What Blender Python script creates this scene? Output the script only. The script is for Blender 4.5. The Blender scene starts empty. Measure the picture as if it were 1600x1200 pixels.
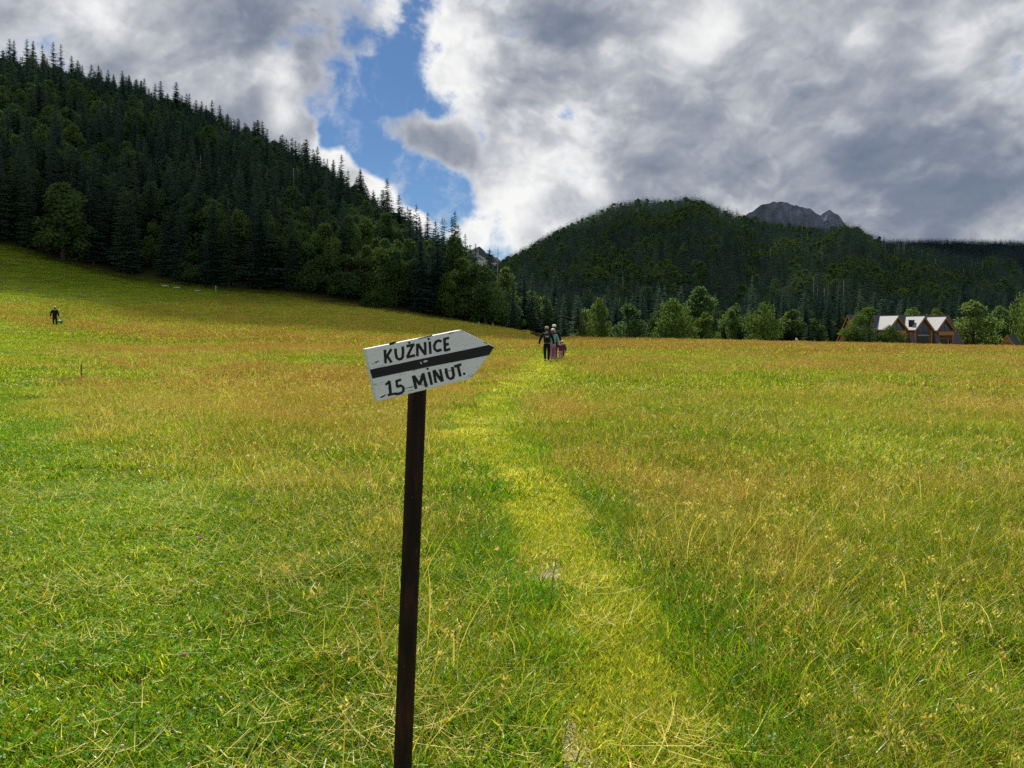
import bpy, bmesh, math, random
import numpy as np
from mathutils import Vector, Matrix, noise as mnoise

R = math.radians
random.seed(7)
RNG = np.random.default_rng(7)
S = bpy.context.scene
COL = S.collection

# ------------------------------------------------------------------ camera
EYE = 1.55            # eye height above the meadow
F = 1202.0            # focal length in photo pixels
HOR = 519.0           # horizon row in the photo
cam_d = bpy.data.cameras.new('camera')
cam = bpy.data.objects.new('camera', cam_d)
COL.objects.link(cam)
cam.location = (0, 0, EYE)
cam.rotation_euler = (R(90), 0, 0)
cam_d.sensor_width = 36
cam_d.lens = F / 1600 * 36
cam_d.shift_y = -(600 - HOR) / 1600
cam_d.clip_start = 0.05
cam_d.clip_end = 30000
S.camera = cam

# ------------------------------------------------------------------ sun and sky
SUN_AZ, SUN_EL = R(-12), R(50)
SUN = Vector((math.sin(SUN_AZ) * math.cos(SUN_EL), math.cos(SUN_AZ) * math.cos(SUN_EL), math.sin(SUN_EL)))
sd = bpy.data.lights.new('sun', 'SUN')
sd.energy = 5.0
sd.angle = R(0.55)
sd.color = (1.0, 0.93, 0.80)
so = bpy.data.objects.new('sun', sd)
COL.objects.link(so)
so.rotation_euler = SUN.to_track_quat('Z', 'Y').to_euler()

vs = S.view_settings
vs.view_transform = 'Standard'
vs.look = 'None'
vs.exposure = 0.6
vs.gamma = 1
vs.use_curve_mapping = False


class NT:
    """small helper for node trees"""
    def __init__(self, tree):
        self.t = tree
        self.n = tree.nodes
        self.l = tree.links

    def add(self, typ, **kw):
        nd = self.n.new(typ)
        for k, v in kw.items():
            setattr(nd, k, v)
        return nd

    def put(self, sock, v):
        if isinstance(v, bpy.types.NodeSocket):
            self.l.new(v, sock)
        else:
            if isinstance(v, (tuple, list)) and sock.type == 'RGBA' and len(v) == 3:
                v = (*v, 1)
            sock.default_value = v

    def math(self, op, a, b=0.0, c=0.0, clamp=False):
        nd = self.add('ShaderNodeMath', operation=op, use_clamp=clamp)
        self.put(nd.inputs[0], a); self.put(nd.inputs[1], b); self.put(nd.inputs[2], c)
        return nd.outputs[0]

    def vmath(self, op, a, b=(0, 0, 0), out=0):
        nd = self.add('ShaderNodeVectorMath', operation=op)
        self.put(nd.inputs[0], a); self.put(nd.inputs[1], b)
        return nd.outputs[out]

    def noise(self, vec, scale, detail=4, rough=0.5, dist=0.0, lac=2.0, out='Fac'):
        nd = self.add('ShaderNodeTexNoise')
        if vec is not None:
            self.put(nd.inputs['Vector'], vec)
        nd.inputs['Scale'].default_value = scale
        nd.inputs['Detail'].default_value = detail
        nd.inputs['Roughness'].default_value = rough
        nd.inputs['Distortion'].default_value = dist
        nd.inputs['Lacunarity'].default_value = lac
        return nd.outputs[out]

    def rng(self, v, f0, f1, t0, t1, smooth=False):
        nd = self.add('ShaderNodeMapRange')
        if smooth:
            nd.interpolation_type = 'SMOOTHSTEP'
        self.put(nd.inputs[0], v)
        for i, q in zip((1, 2, 3, 4), (f0, f1, t0, t1)):
            self.put(nd.inputs[i], q)
        return nd.outputs[0]

    def mix(self, f, a, b, blend='MIX'):
        nd = self.add('ShaderNodeMix', data_type='RGBA', blend_type=blend)
        self.put(nd.inputs[0], f); self.put(nd.inputs[6], a); self.put(nd.inputs[7], b)
        return nd.outputs[2]

    def ramp(self, f, stops, interp='LINEAR'):
        nd = self.add('ShaderNodeValToRGB')
        cr = nd.color_ramp
        cr.interpolation = interp
        while len(cr.elements) < len(stops):
            cr.elements.new(0.5)
        for e, (p, c) in zip(cr.elements, stops):
            e.position = p
            e.color = (*c, 1)
        self.put(nd.inputs[0], f)
        return nd.outputs[0]


def px_dir(x, y):
    return Vector(((x - 800) / F, 1.0, (HOR - y) / F)).normalized()


world = bpy.data.worlds.new('World')
S.world = world
world.use_nodes = True
W = NT(world.node_tree)
W.n.clear()
SKY_STRENGTH = 0.1
sky = W.add('ShaderNodeTexSky', sky_type='NISHITA')
sky.sun_disc = False
sky.sun_elevation = SUN_EL
sky.sun_rotation = SUN_AZ
sky.altitude = 900
sky.air_density = 1.0
sky.dust_density = 0.6
sky.ozone_density = 1.5
tc = W.add('ShaderNodeTexCoord')
d0 = tc.outputs['Generated']


def blobs(lst):
    """sum of soft discs on the sky, each at a direction, with radius and amount"""
    tot = None
    for (x, y, r, amp) in lst:
        dist = W.vmath('DISTANCE', d0, tuple(px_dir(x, y)), out=1)
        m = W.rng(dist, 0.0, r / F, amp, 0.0, smooth=True)
        tot = m if tot is None else W.math('ADD', tot, m)
    return tot


st = W.vmath('MULTIPLY', d0, (1.0, 1.0, 1.2))
warp = W.noise(st, 3.5, 1, 0.4, out='Color')
warp = W.vmath('SUBTRACT', warp, (0.5, 0.5, 0.5))
warp = W.vmath('MULTIPLY', warp, (0.16, 0.16, 0.16))
wv = W.vmath('ADD', st, warp)
sun_off = tuple(Vector((SUN.x * 0.4 - 0.15, 0.1, 0.8)).normalized() * 0.018)
wv2 = W.vmath('ADD', wv, sun_off)
NS = 7.5
f1 = W.noise(wv, NS, 9, 0.54)
f2 = W.noise(wv2, NS, 9, 0.54)
fine = W.noise(st, 24.0, 7, 0.56)
big = W.noise(st, 3.0, 3, 0.5)


def billow(vec, scale):
    v = W.add('ShaderNodeTexVoronoi')
    W.put(v.inputs['Vector'], vec)
    v.inputs['Scale'].default_value = scale
    v.inputs['Detail'].default_value = 4
    v.inputs['Roughness'].default_value = 0.55
    v.inputs['Lacunarity'].default_value = 2.2
    v.normalize = True
    return W.math('SUBTRACT', 0.42, v.outputs['Distance'])


pw = W.vmath('ADD', wv, W.vmath('MULTIPLY', W.vmath('SUBTRACT', W.noise(st, 16.0, 3, 0.5, out='Color'), (0.5, 0.5, 0.5)), (0.07, 0.07, 0.07)))
puff = billow(pw, 17.0)
puff2 = billow(W.vmath('ADD', pw, tuple(Vector(sun_off) * 0.5)), 17.0)
# where the gap of blue opens
gap = blobs([
    (650, 10, 44, -0.18), (632, 66, 56, -0.30), (560, 112, 85, -0.36), (605, 150, 80, -0.34), (515, 165, 75, -0.40), (570, 165, 60, -0.2),
    (505, 195, 60, -0.40), (545, 220, 60, -0.40), (620, 262, 95, -0.44), (690, 175, 60, -0.34), (575, 245, 50, -0.30), (675, 285, 85, -0.44), (635, 160, 60, -0.3),
    (710, 310, 60, -0.44), (655, 300, 60, -0.3), (765, 268, 32, -0.2), (748, 205, 36, -0.30), (560, 190, 40, -0.2), (700, 265, 50, -0.2),
    (648, 202, 52, 0.52), (705, 222, 52, 0.74), (606, 190, 40, 0.34), (575, 158, 26, 0.42), (862, 250, 80, 0.30), (170, 20, 90, 0.3), (520, 150, 50, 0.10), (650, 270, 50, 0.10), 
    (600, 316, 42, 0.6), (565, 285, 36, 0.55), (530, 254, 38, 0.6), (468, 212, 46, 0.55), (648, 342, 34, 0.6), (440, 180, 50, 0.3),
    (790, 340, 70, 0.34), (800, 250, 60, 0.2), (738, 372, 46, 0.5), (480, 112, 45, 0.3), (700, 120, 55, 0.3), (705, 40, 44, 0.3), (690, 75, 22, -0.3), (600, 30, 50, 0.2),
    (300, 80, 420, 0.30), (1200, 150, 560, 0.42), (840, 372, 70, 0.3), (1470, 330, 160, 0.2), (850, 120, 160, 0.2)])
cov = W.math('ADD', W.math('MULTIPLY_ADD', f1, 1.7, -0.26), gap)
cov = W.math('ADD', cov, W.math('MULTIPLY', W.math('SUBTRACT', fine, 0.5), 0.95))
cov = W.math('ADD', cov, W.math('MULTIPLY', puff, 0.40))
mask = W.rng(cov, 0.34, 0.74, 0.0, 1.0, smooth=True)
# how thick (grey) the cloud is
thick = blobs([
    (440, 45, 170, 0.26), (80, 60, 230, 0.10), (260, 110, 160, -0.02), (380, 190, 70, 0.14),
    (880, 55, 130, 0.26), (1010, 150, 150, 0.10), (1120, 190, 150, 0.05), (1470, 290, 230, 0.28), (1600, 300, 150, 0.12), (1330, 230, 200, 0.08),
    (1260, 120, 180, 0.06), (1530, 30, 240, 0.05), (1380, 130, 90, -0.08), (1250, 240, 80, -0.08), (1010, 215, 60, -0.12), (1580, 200, 80, -0.10), (1130, 40, 70, -0.10), (1000, 260, 130, 0.08), (770, 155, 50, 0.20), (640, 212, 70, 0.16), (700, 225, 60, 0.14), (1150, 290, 190, 0.10),
    (700, 90, 110, -0.26), (735, 170, 80, -0.16), (690, 30, 90, -0.12), (430, 120, 55, -0.3), (440, 180, 45, -0.26), (520, 250, 60, -0.26), (590, 300, 60, -0.3), (650, 335, 50, -0.3),
    (790, 330, 80, -0.24), (760, 370, 60, -0.18), (820, 270, 70, -0.14), (930, 290, 60, -0.16), (1080, 70, 95, -0.30), (900, 205, 90, -0.10), (1165, 180, 50, -0.16),
    (1350, 65, 50, -0.22), (1500, 70, 80, -0.20), (1500, 110, 60, -0.12), (880, 380, 160, -0.06), (1560, 350, 60, -0.16), (150, 10, 60, -0.18), (960, 90, 60, -0.14),
    (1050, 330, 120, 0.04), (560, 40, 60, 0.06), (610, 15, 40, -0.15)])
r1 = W.noise(pw, 13.0, 3.5, 0.45)
r2 = W.noise(W.vmath('ADD', pw, tuple(Vector(sun_off) * 0.9)), 13.0, 3.5, 0.45)
relief = W.math('MULTIPLY', W.math('SUBTRACT', r2, r1), 0.75)
t = W.math('ADD', W.math('MULTIPLY', W.math('SUBTRACT', f1, 0.5), 0.7), 0.44)
t = W.math('ADD', t, W.math('MULTIPLY', thick, 1.25))
t = W.math('ADD', t, W.math('MULTIPLY', W.math('SUBTRACT', big, 0.5), 0.30))
t = W.math('ADD', t, relief)
t = W.math('ADD', t, W.math('MULTIPLY', W.math('SUBTRACT', puff2, puff), 0.25))
t = W.math('ADD', t, W.math('MULTIPLY', puff, -0.22))
t = W.math('ADD', t, W.math('MULTIPLY', W.math('SUBTRACT', fine, 0.5), 0.22))
edge = W.rng(cov, 0.45, 0.95, -0.20, 0.0, smooth=True)
t = W.math('ADD', t, edge)
k = 1.0 / SKY_STRENGTH
cl = W.ramp(t, [(0.0, (0.62, 0.62, 0.615)), (0.20, (0.50, 0.505, 0.515)), (0.38, (0.34, 0.353, 0.38)), (0.56, (0.225, 0.243, 0.283)),
                (0.76, (0.140, 0.165, 0.215)), (1.0, (0.095, 0.125, 0.180))])
cl = W.mix(1.0, cl, (k, k, k), 'MULTIPLY')
blue = W.mix(1.0, sky.outputs[0], (0.26, 0.365, 0.475), 'MULTIPLY')
wisp = W.math('ADD', W.noise(wv, 15.0, 8, 0.62), W.math('MULTIPLY', puff, 0.25))
wisp = W.rng(wisp, 0.52, 0.78, 0.0, 0.62, smooth=True)      # thin torn shreds inside the gap
blue = W.mix(wisp, blue, W.mix(1.0, (0.50, 0.51, 0.53), (k, k, k), 'MULTIPLY'))
out_c = W.mix(mask, blue, cl)
bg = W.add('ShaderNodeBackground')
W.put(bg.inputs[0], out_c)
bg.inputs[1].default_value = SKY_STRENGTH
wo = W.add('ShaderNodeOutputWorld')
W.l.new(bg.outputs[0], wo.inputs[0])
S.cycles.use_denoising = False
S.cycles.sample_clamp_indirect = 4.0
S.cycles.max_bounces = 5
S.cycles.diffuse_bounces = 3
S.cycles.transparent_max_bounces = 24


# ------------------------------------------------------------------ materials
def mat(name):
    m = bpy.data.materials.new(name)
    m.use_nodes = True
    t_ = NT(m.node_tree)
    t_.n.clear()
    return m, t_


def finish(T, sh):
    o = T.add('ShaderNodeOutputMaterial')
    T.l.new(sh, o.inputs[0])


def pbr(T, col, rough=0.7, metal=0.0, bump=None, bstr=0.3, bdist=0.01, spec=0.3):
    b = T.add('ShaderNodeBsdfPrincipled')
    T.put(b.inputs['Base Color'], col)
    T.put(b.inputs['Roughness'], rough)
    b.inputs['Metallic'].default_value = metal
    b.inputs['Specular IOR Level'].default_value = spec
    if bump is not None:
        bp = T.add('ShaderNodeBump')
        bp.inputs['Strength'].default_value = bstr
        bp.inputs['Distance'].default_value = bdist
        T.put(bp.inputs['Height'], bump)
        T.l.new(bp.outputs[0], b.inputs['Normal'])
    return b.outputs[0]


def plain(name, col, rough=0.7, metal=0.0, var=0.25, scale=8.0, spec=0.3):
    m, T = mat(name)
    c = T.add('ShaderNodeTexCoord')
    n = T.noise(c.outputs['Object'], scale, 5, 0.6)
    lo = tuple(v * (1 - var) for v in col)
    hi = tuple(min(1, v * (1 + var)) for v in col)
    finish(T, pbr(T, T.mix(n, lo, hi), rough, metal, n, 0.25, 0.01, spec))
    return m


def leaf(name, cols, trans=0.4, tcol=1.3, pscale=0.05, rnd=0.45, gloss=0.0, rough=0.4, tint=(1.08, 1.0, 0.6), isl=1.0):
    """plant tissue: diffuse + translucent + a little gloss; colour wanders from plant to plant"""
    m, T = mat(name)
    oi = T.add('ShaderNodeObjectInfo')
    n = T.noise(oi.outputs['Location'], pscale, 3, 0.6)
    g = T.add('ShaderNodeNewGeometry')
    f = T.math('ADD', T.math('MULTIPLY', T.rng(n, 0.3, 0.7, 0, 1), 1 - rnd), T.math('MULTIPLY', oi.outputs['Random'], rnd))
    f = T.math('ADD', f, T.math('MULTIPLY', T.math('SUBTRACT', g.outputs['Random Per Island'], 0.5), isl), clamp=True)
    stops = [(i / (len(cols) - 1), c) for i, c in enumerate(cols)]
    c = T.ramp(f, stops)
    df = T.add('ShaderNodeBsdfDiffuse'); T.put(df.inputs[0], c)
    tr = T.add('ShaderNodeBsdfTranslucent'); T.put(tr.inputs[0], T.mix(1.0, c, tuple(tcol * v for v in tint), 'MULTIPLY'))
    mx = T.add('ShaderNodeMixShader'); mx.inputs[0].default_value = trans
    T.l.new(df.outputs[0], mx.inputs[1]); T.l.new(tr.outputs[0], mx.inputs[2])
    sh = mx.outputs[0]
    if gloss > 0:
        gl = T.add('ShaderNodeBsdfGlossy'); gl.inputs['Roughness'].default_value = rough
        gl.inputs[0].default_value = (0.9, 0.9, 0.9, 1)
        m2 = T.add('ShaderNodeMixShader'); m2.inputs[0].default_value = gloss
        T.l.new(sh, m2.inputs[1]); T.l.new(gl.outputs[0], m2.inputs[2])
        sh = m2.outputs[0]
    finish(T, sh)
    return m


M = {}
M['grass_green'] = leaf('grass_green', [(0.029, 0.112, 0.003), (0.082, 0.231, 0.004), (0.198, 0.371, 0.008)], 0.36, 1.75, 0.35, gloss=0.012, rough=0.3)
M['grass_lime'] = leaf('grass_lime', [(0.124, 0.248, 0.005), (0.298, 0.397, 0.010), (0.571, 0.596, 0.062)], 0.36, 1.5, 0.5, gloss=0.012, rough=0.3)
M['grass_olive'] = leaf('grass_olive', [(0.058, 0.117, 0.002), (0.148, 0.190, 0.003), (0.285, 0.254, 0.008)], 0.36, 1.75, 0.22, gloss=0.012, rough=0.3)
M['grass_straw'] = leaf('grass_straw', [(0.315, 0.263, 0.032), (0.504, 0.441, 0.084), (0.735, 0.672, 0.273)], 0.4, 1.2, 0.3, gloss=0.015)
M['grass_path'] = leaf('grass_path', [(0.25, 0.30, 0.012), (0.47, 0.48, 0.035), (0.74, 0.70, 0.16)], 0.4, 1.3, 0.6, gloss=0.015, rough=0.3, isl=0.55)
M['seed_head'] = leaf('seed_head', [(0.19, 0.095, 0.035), (0.33, 0.185, 0.065), (0.47, 0.32, 0.13)], 0.4, 1.2, 0.2)
M['clover'] = leaf('clover', [(0.034, 0.124, 0.005), (0.072, 0.215, 0.007), (0.156, 0.325, 0.013)], 0.4, 1.6, 0.5, gloss=0.008)
M['petal_white'] = leaf('petal_white', [(0.50, 0.46, 0.36), (0.66, 0.62, 0.52)], 0.3, 1.0, 1.0)
M['petal_yellow'] = leaf('petal_yellow', [(0.75, 0.60, 0.02), (0.8, 0.68, 0.04)], 0.3, 1.0, 1.0)
M['petal_pink'] = leaf('petal_pink', [(0.42, 0.12, 0.22), (0.5, 0.2, 0.3)], 0.3, 1.0, 1.0)
M['spruce'] = leaf('spruce', [(0.042, 0.087, 0.076), (0.073, 0.132, 0.101), (0.124, 0.183, 0.109)], 0.45, 1.2, 0.012, 0.75, tint=(1, 1, 0.95), isl=0.25)
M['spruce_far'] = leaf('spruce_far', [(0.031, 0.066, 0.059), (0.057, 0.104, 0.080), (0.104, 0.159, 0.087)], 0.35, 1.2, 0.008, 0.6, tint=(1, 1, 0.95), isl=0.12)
M['spruce_haze_blue'] = leaf('spruce_haze_blue', [(0.024, 0.050, 0.058), (0.034, 0.064, 0.070), (0.044, 0.076, 0.078)], 0.2, 1.1, 0.004, 0.5, tint=(1, 1, 1), isl=0.1)  # haze of the distance mixed into the needle colour as dull blue
M['leaf_dark'] = leaf('leaf_dark', [(0.056, 0.109, 0.041), (0.091, 0.155, 0.050), (0.135, 0.193, 0.050)], 0.45, 1.25, 0.02, 0.7, tint=(1, 1, 0.95), isl=0.4)
M['leaf_light'] = leaf('leaf_light', [(0.053, 0.099, 0.024), (0.081, 0.136, 0.032), (0.120, 0.172, 0.039)], 0.38, 1.3, 0.05, 0.5, tint=(1, 1, 0.9), isl=0.5)
M['bark'] = plain('bark', (0.075, 0.058, 0.045), 0.9, var=0.4, scale=3)
M['dead_wood'] = plain('dead_wood', (0.30, 0.28, 0.25), 0.9, var=0.3, scale=2)


# ------------------------------------------------------------------ object helpers
def tag(o, label=None, cat=None, group=None, kind=None):
    if label: o['label'] = label
    if cat: o['category'] = cat
    if group: o['group'] = group
    if kind: o['kind'] = kind
    return o


def empty(name, loc, rz=0.0):
    o = bpy.data.objects.new(name, None)
    o.empty_display_size = 0.2
    COL.objects.link(o)
    o.location = loc
    o.rotation_euler = (0, 0, rz)
    return o


def mesh_from(name, V, Fc, mats, mi=None, smooth=False):
    me = bpy.data.meshes.new(name)
    me.from_pydata([tuple(v) for v in V] if not isinstance(V, np.ndarray) else V.tolist(), [], Fc if isinstance(Fc, list) else Fc.tolist())
    for m in mats:
        me.materials.append(m)
    if mi is not None:
        me.polygons.foreach_set('material_index', np.asarray(mi, dtype=np.int32))
    if smooth:
        me.polygons.foreach_set('use_smooth', np.ones(len(me.polygons), dtype=bool))
    me.update()
    return me


def ob(name, me, parent=None, loc=(0, 0, 0), link=True):
    o = bpy.data.objects.new(name, me)
    if link:
        COL.objects.link(o)
    if parent:
        o.parent = parent
    o.location = loc
    return o


class MB:
    """collects faces into one mesh"""
    def __init__(self):
        self.v = []; self.f = []; self.m = []

    def poly(self, pts, mi=0):
        b = len(self.v)
        self.v += [tuple(p) for p in pts]
        self.f.append(tuple(range(b, b + len(pts)))); self.m.append(mi)

    def prism(self, pts, off, mi=0):
        """closed solid: polygon pts swept by vector off"""
        n = len(pts); b = len(self.v)
        off = Vector(off)
        P = [Vector(p) for p in pts]
        nrm = Vector((0, 0, 0))
        for i in range(n):
            nrm += P[i].cross(P[(i + 1) % n])
        if nrm.dot(off) > 0:          # keep every face looking outwards
            P.reverse()
        self.v += [tuple(p) for p in P] + [tuple(p + off) for p in P]
        self.f.append(tuple(range(b, b + n))); self.f.append(tuple(range(b + 2 * n - 1, b + n - 1, -1)))
        self.m += [mi, mi]
        for i in range(n):
            j = (i + 1) % n
            self.f.append((b + i, b + n + i, b + n + j, b + j)); self.m.append(mi)

    def box(self, c, s, mi=0, rot=None):
        x, y, z = (q / 2 for q in s)
        c = Vector(c)
        q = [Vector(p) for p in ((-x, -y, -z), (x, -y, -z), (x, y, -z), (-x, y, -z))]
        up = Vector((0, 0, 2 * z))
        if rot is not None:
            q = [rot @ p for p in q]; up = rot @ up
        self.prism([c + p for p in q], up, mi)

    def tube(self, pts, rad, n=8, mi=0, cap=True):
        P = [Vector(p) for p in pts]
        b = len(self.v)
        prev = None
        for i, p in enumerate(P):
            d = (P[min(i + 1, len(P) - 1)] - P[max(i - 1, 0)]).normalized()
            a = d.cross(Vector((0, 1, 0.13)) if prev is None else prev).normalized() if prev is None else (prev - d * prev.dot(d)).normalized()
            prev = a
            e = d.cross(a)
            r = rad[i] if isinstance(rad, (list, tuple)) else rad
            for k_ in range(n):
                an = 2 * math.pi * k_ / n
                self.v.append(tuple(p + (a * math.cos(an) + e * math.sin(an)) * r))
        for i in range(len(P) - 1):
            for k_ in range(n):
                k2 = (k_ + 1) % n
                self.f.append((b + i * n + k_, b + i * n + k2, b + (i + 1) * n + k2, b + (i + 1) * n + k_)); self.m.append(mi)
        if cap:
            self.f.append(tuple(range(b + n - 1, b - 1, -1))); self.m.append(mi)
            e0 = b + (len(P) - 1) * n
            self.f.append(tuple(range(e0, e0 + n))); self.m.append(mi)

    def ball(self, c, s, seg=10, ring=6, mi=0):
        c = Vector(c); b = len(self.v)
        for i in range(ring + 1):
            th = math.pi * i / ring
            for k_ in range(seg):
                ph = 2 * math.pi * k_ / seg
                self.v.append((c.x + s[0] * math.sin(th) * math.cos(ph), c.y + s[1] * math.sin(th) * math.sin(ph), c.z + s[2] * math.cos(th)))
        for i in range(ring):
            for k_ in range(seg):
                k2 = (k_ + 1) % seg
                self.f.append((b + i * seg + k_, b + (i + 1) * seg + k_, b + (i + 1) * seg + k2, b + i * seg + k2)); self.m.append(mi)

    def mesh(self, name, mats, smooth=False):
        if not isinstance(mats, (list, tuple)):
            mats = [mats]
        return mesh_from(name, self.v, self.f, mats, self.m, smooth)

    def build(self, name, mats, parent=None, smooth=False, loc=(0, 0, 0)):
        return ob(name, self.mesh(name, mats, smooth), parent, loc)


# ------------------------------------------------------------------ terrain
def A(x):
    return (x - 800) / F


def tab(a, xs, ys):
    return np.interp(a, xs, ys)


LA = np.array([-1.73, -0.95, A(0), A(200), A(450), A(650), A(760), A(840), 0.08])
LDE = np.array([150, 178, 190, 200, 200, 200, 205, 215, 230.])
LZE = np.array([30, 29, 22.4, 15.0, 10.7, 5.9, 3.3, 1.0, 0.4])
LDR = np.array([450, 450, 450, 430, 390, 330, 285, 250, 250.])
LZR = np.array([157, 157, 150, 130, 84, 35, 11, 0, -3.])
CX = [740, 760, 790, 850, 900, 960, 1010, 1080, 1130, 1180, 1250, 1330, 1400, 1500, 1600, 1800, 2880]
CA = np.array([A(x) for x in CX])
CY = np.array([445, 427, 404, 374, 346, 318, 311, 318, 326, 340, 353, 363, 376, 402, 430, 455, 470.])
CD = np.array([1300, 1300, 1300, 1300, 1300, 1300, 1300, 1300, 1280, 1230, 1150, 1080, 1020, 960, 880, 800, 500.])
CZ = EYE + (HOR - CY) / F * CD - 15
FA = np.array([A(x) for x in (1150, 1200, 1350, 1450, 1600, 1900, 2880)])
FZ = EYE + (HOR - np.array([460, 390, 376, 372, 375, 380, 390.])) / F * 2600 - 14


def sst(x, a, b):
    t_ = np.clip((x - a) / (b - a), 0, 1)
    return t_ * t_ * (3 - 2 * t_)


def height(X, Y):
    X = np.asarray(X, float); Y = np.asarray(Y, float)
    r = np.hypot(X, Y)
    ph = np.arctan2(X, Y)
    pc = np.clip(ph, -R(60), R(60))
    a = np.tan(pc)
    yy = r * np.cos(pc)
    side = 1 - sst(np.abs(ph), R(60), R(115))
    # meadow
    de = tab(a, LA, LDE); ze = tab(a, LA, LZE)
    left = ze * (np.clip(yy / de, 0, 1)) ** 2.1
    zc = 0.75 - 2.5 * np.clip(a, 0, 0.9)
    right = np.where(yy < 110, zc * np.clip(yy / 110, 0, 1) ** 2.2, zc - (zc + 3.0) * sst(yy, 116, 190))
    w = sst(a, -0.01, 0.09)
    z = left * (1 - w) + right * w
    # left hill
    dr = tab(a, LA, LDR); zr = tab(a, LA, LZR)
    t_ = np.clip((yy - de) / (dr - de), 0, 1)
    hl = ze + (zr - ze) * (t_ ** 0.95) - 0.30 * np.clip(yy - dr, 0, None)
    lw = 1 - sst(a, 0.03, 0.08)
    z = np.where((yy > de) & (a < 0.08), np.maximum(-3.0, hl * lw + (1 - lw) * z), z)
    # middle hill
    cd = tab(a, CA, CD); cz = tab(a, CA, CZ)
    t_ = np.clip((yy - 430) / np.maximum(cd - 430, 50), 0, 1)
    bump = 12 * np.sin(a * 31 + 0.6) * np.sin(np.pi * t_) + 7 * np.sin(a * 67 + yy * 0.004) * np.sin(np.pi * t_)
    hc = -3 + (cz + 3) * (1 - (1 - t_) ** 1.15) + bump * np.clip((a + 0.1) * 3, 0, 1) - 0.28 * np.clip(yy - cd, 0, None)
    z = np.where((yy > 430) & (a > CA[0]), np.maximum(np.maximum(z, -3), hc), z)
    # far ridge on the right
    fz = tab(a, FA, FZ)
    t_ = np.clip((yy - 1500) / 1100, 0, 1)
    hf = -3 + (fz + 3) * t_ - 0.2 * np.clip(yy - 2600, 0, None)
    z = np.where((yy > 1500) & (a > FA[0]), np.maximum(z, hf), z)
    rough = 0.03 * np.sin(X * 0.9 + 1.3 * np.sin(Y * 0.5)) * np.sin(Y * 0.7 + X * 0.2) + 0.05 * np.sin(X * 0.21 + 2) * np.sin(Y * 0.17)
    return z * side + rough * np.clip(r / 8, 0.15, 1)


def hz(x, y):
    return float(height(np.array([x]), np.array([y]))[0])


def at(px, d):
    """ground point seen at photo column px and depth d"""
    x = A(px) * d
    return Vector((x, d, hz(x, d)))


az = np.concatenate([np.linspace(-180, -62, 40)[:-1], np.linspace(-62, 62, 330), np.linspace(62, 180, 40)[1:-1]])
rr = np.concatenate([[0.6], np.geomspace(1.2, 60, 70), np.linspace(63, 480, 130), np.geomspace(490, 3200, 90), [4000, 5500, 8000]])
AZ, RR = np.meshgrid(np.radians(az), rr)
GX = (RR * np.sin(AZ)); GY = (RR * np.cos(AZ))
GZ = height(GX, GY)
nr, na = GX.shape
V = np.stack([GX.ravel(), GY.ravel(), GZ.ravel()], 1)
I = np.arange(nr * na).reshape(nr, na)
q = np.stack([I[:-1, :], np.roll(I, -1, 1)[:-1, :], np.roll(I, -1, 1)[1:, :], I[1:, :]], -1).reshape(-1, 4)
V = np.vstack([V, [[0, 0, 0.0]]])
fan = [(nr * na, int(I[0, (j + 1) % na]), int(I[0, j])) for j in range(na)]
pc_ = np.clip(np.arctan2(GX, GY), -R(60), R(60))
yy_ = RR * np.cos(pc_)
aa_ = np.tan(pc_)
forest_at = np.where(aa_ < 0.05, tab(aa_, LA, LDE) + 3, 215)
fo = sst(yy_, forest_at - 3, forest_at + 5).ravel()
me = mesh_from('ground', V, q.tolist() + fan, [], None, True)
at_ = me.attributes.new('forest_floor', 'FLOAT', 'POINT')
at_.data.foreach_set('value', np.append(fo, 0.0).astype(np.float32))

m, T = mat('meadow_soil')
c = T.add('ShaderNodeTexCoord')
n1 = T.noise(c.outputs['Object'], 0.35, 4, 0.6)
n2 = T.noise(c.outputs['Object'], 9.0, 6, 0.7)
n3 = T.noise(c.outputs['Object'], 60.0, 4, 0.7)
g1 = T.mix(T.rng(n1, 0.35, 0.65, 0, 1), (0.04, 0.055, 0.006), (0.08, 0.075, 0.010))
g1 = T.mix(T.rng(n2, 0.4, 0.7, 0, 0.7), g1, (0.10, 0.085, 0.02))
g1 = T.mix(T.rng(n3, 0.35, 0.6, 0.6, 0), g1, (0.03, 0.035, 0.01))
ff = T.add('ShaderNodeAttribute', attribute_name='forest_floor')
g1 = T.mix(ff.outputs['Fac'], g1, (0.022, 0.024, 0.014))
finish(T, pbr(T, g1, 0.95, 0, n2, 0.6, 0.03, 0.1))
me.materials.append(m)
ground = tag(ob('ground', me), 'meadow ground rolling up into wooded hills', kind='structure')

# ------------------------------------------------------------------ path
PPX = [(1010, 1420, 190), (1015, 1300, 175), (1010, 1200, 155), (990, 1100, 140), (960, 1000, 118), (905, 900, 92), (848, 800, 74), (775, 735, 62),
       (742, 695, 52), (742, 660, 44), (772, 632, 34), (805, 605, 26), (838, 580, 21), (856, 563, 17), (874, 548, 12), (880, 541, 9)]
PTH = []
for (x, y, hw) in PPX:
    d = F * EYE / (y - HOR)
    PTH.append((A(x) * d, d, hw / F * d * (0.92 + 0.42 * min(1, max(0, d - 3) / 8))))
PTH = np.array(PTH)
py_ = np.linspace(PTH[0, 1], PTH[-1, 1], 400)


def path_c(Y):
    return np.interp(Y, PTH[:, 1], PTH[:, 0]), np.interp(Y, PTH[:, 1], PTH[:, 2])


def path_dist(X, Y):
    cx, hw = path_c(Y)
    return np.abs(X - cx) / hw


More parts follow.
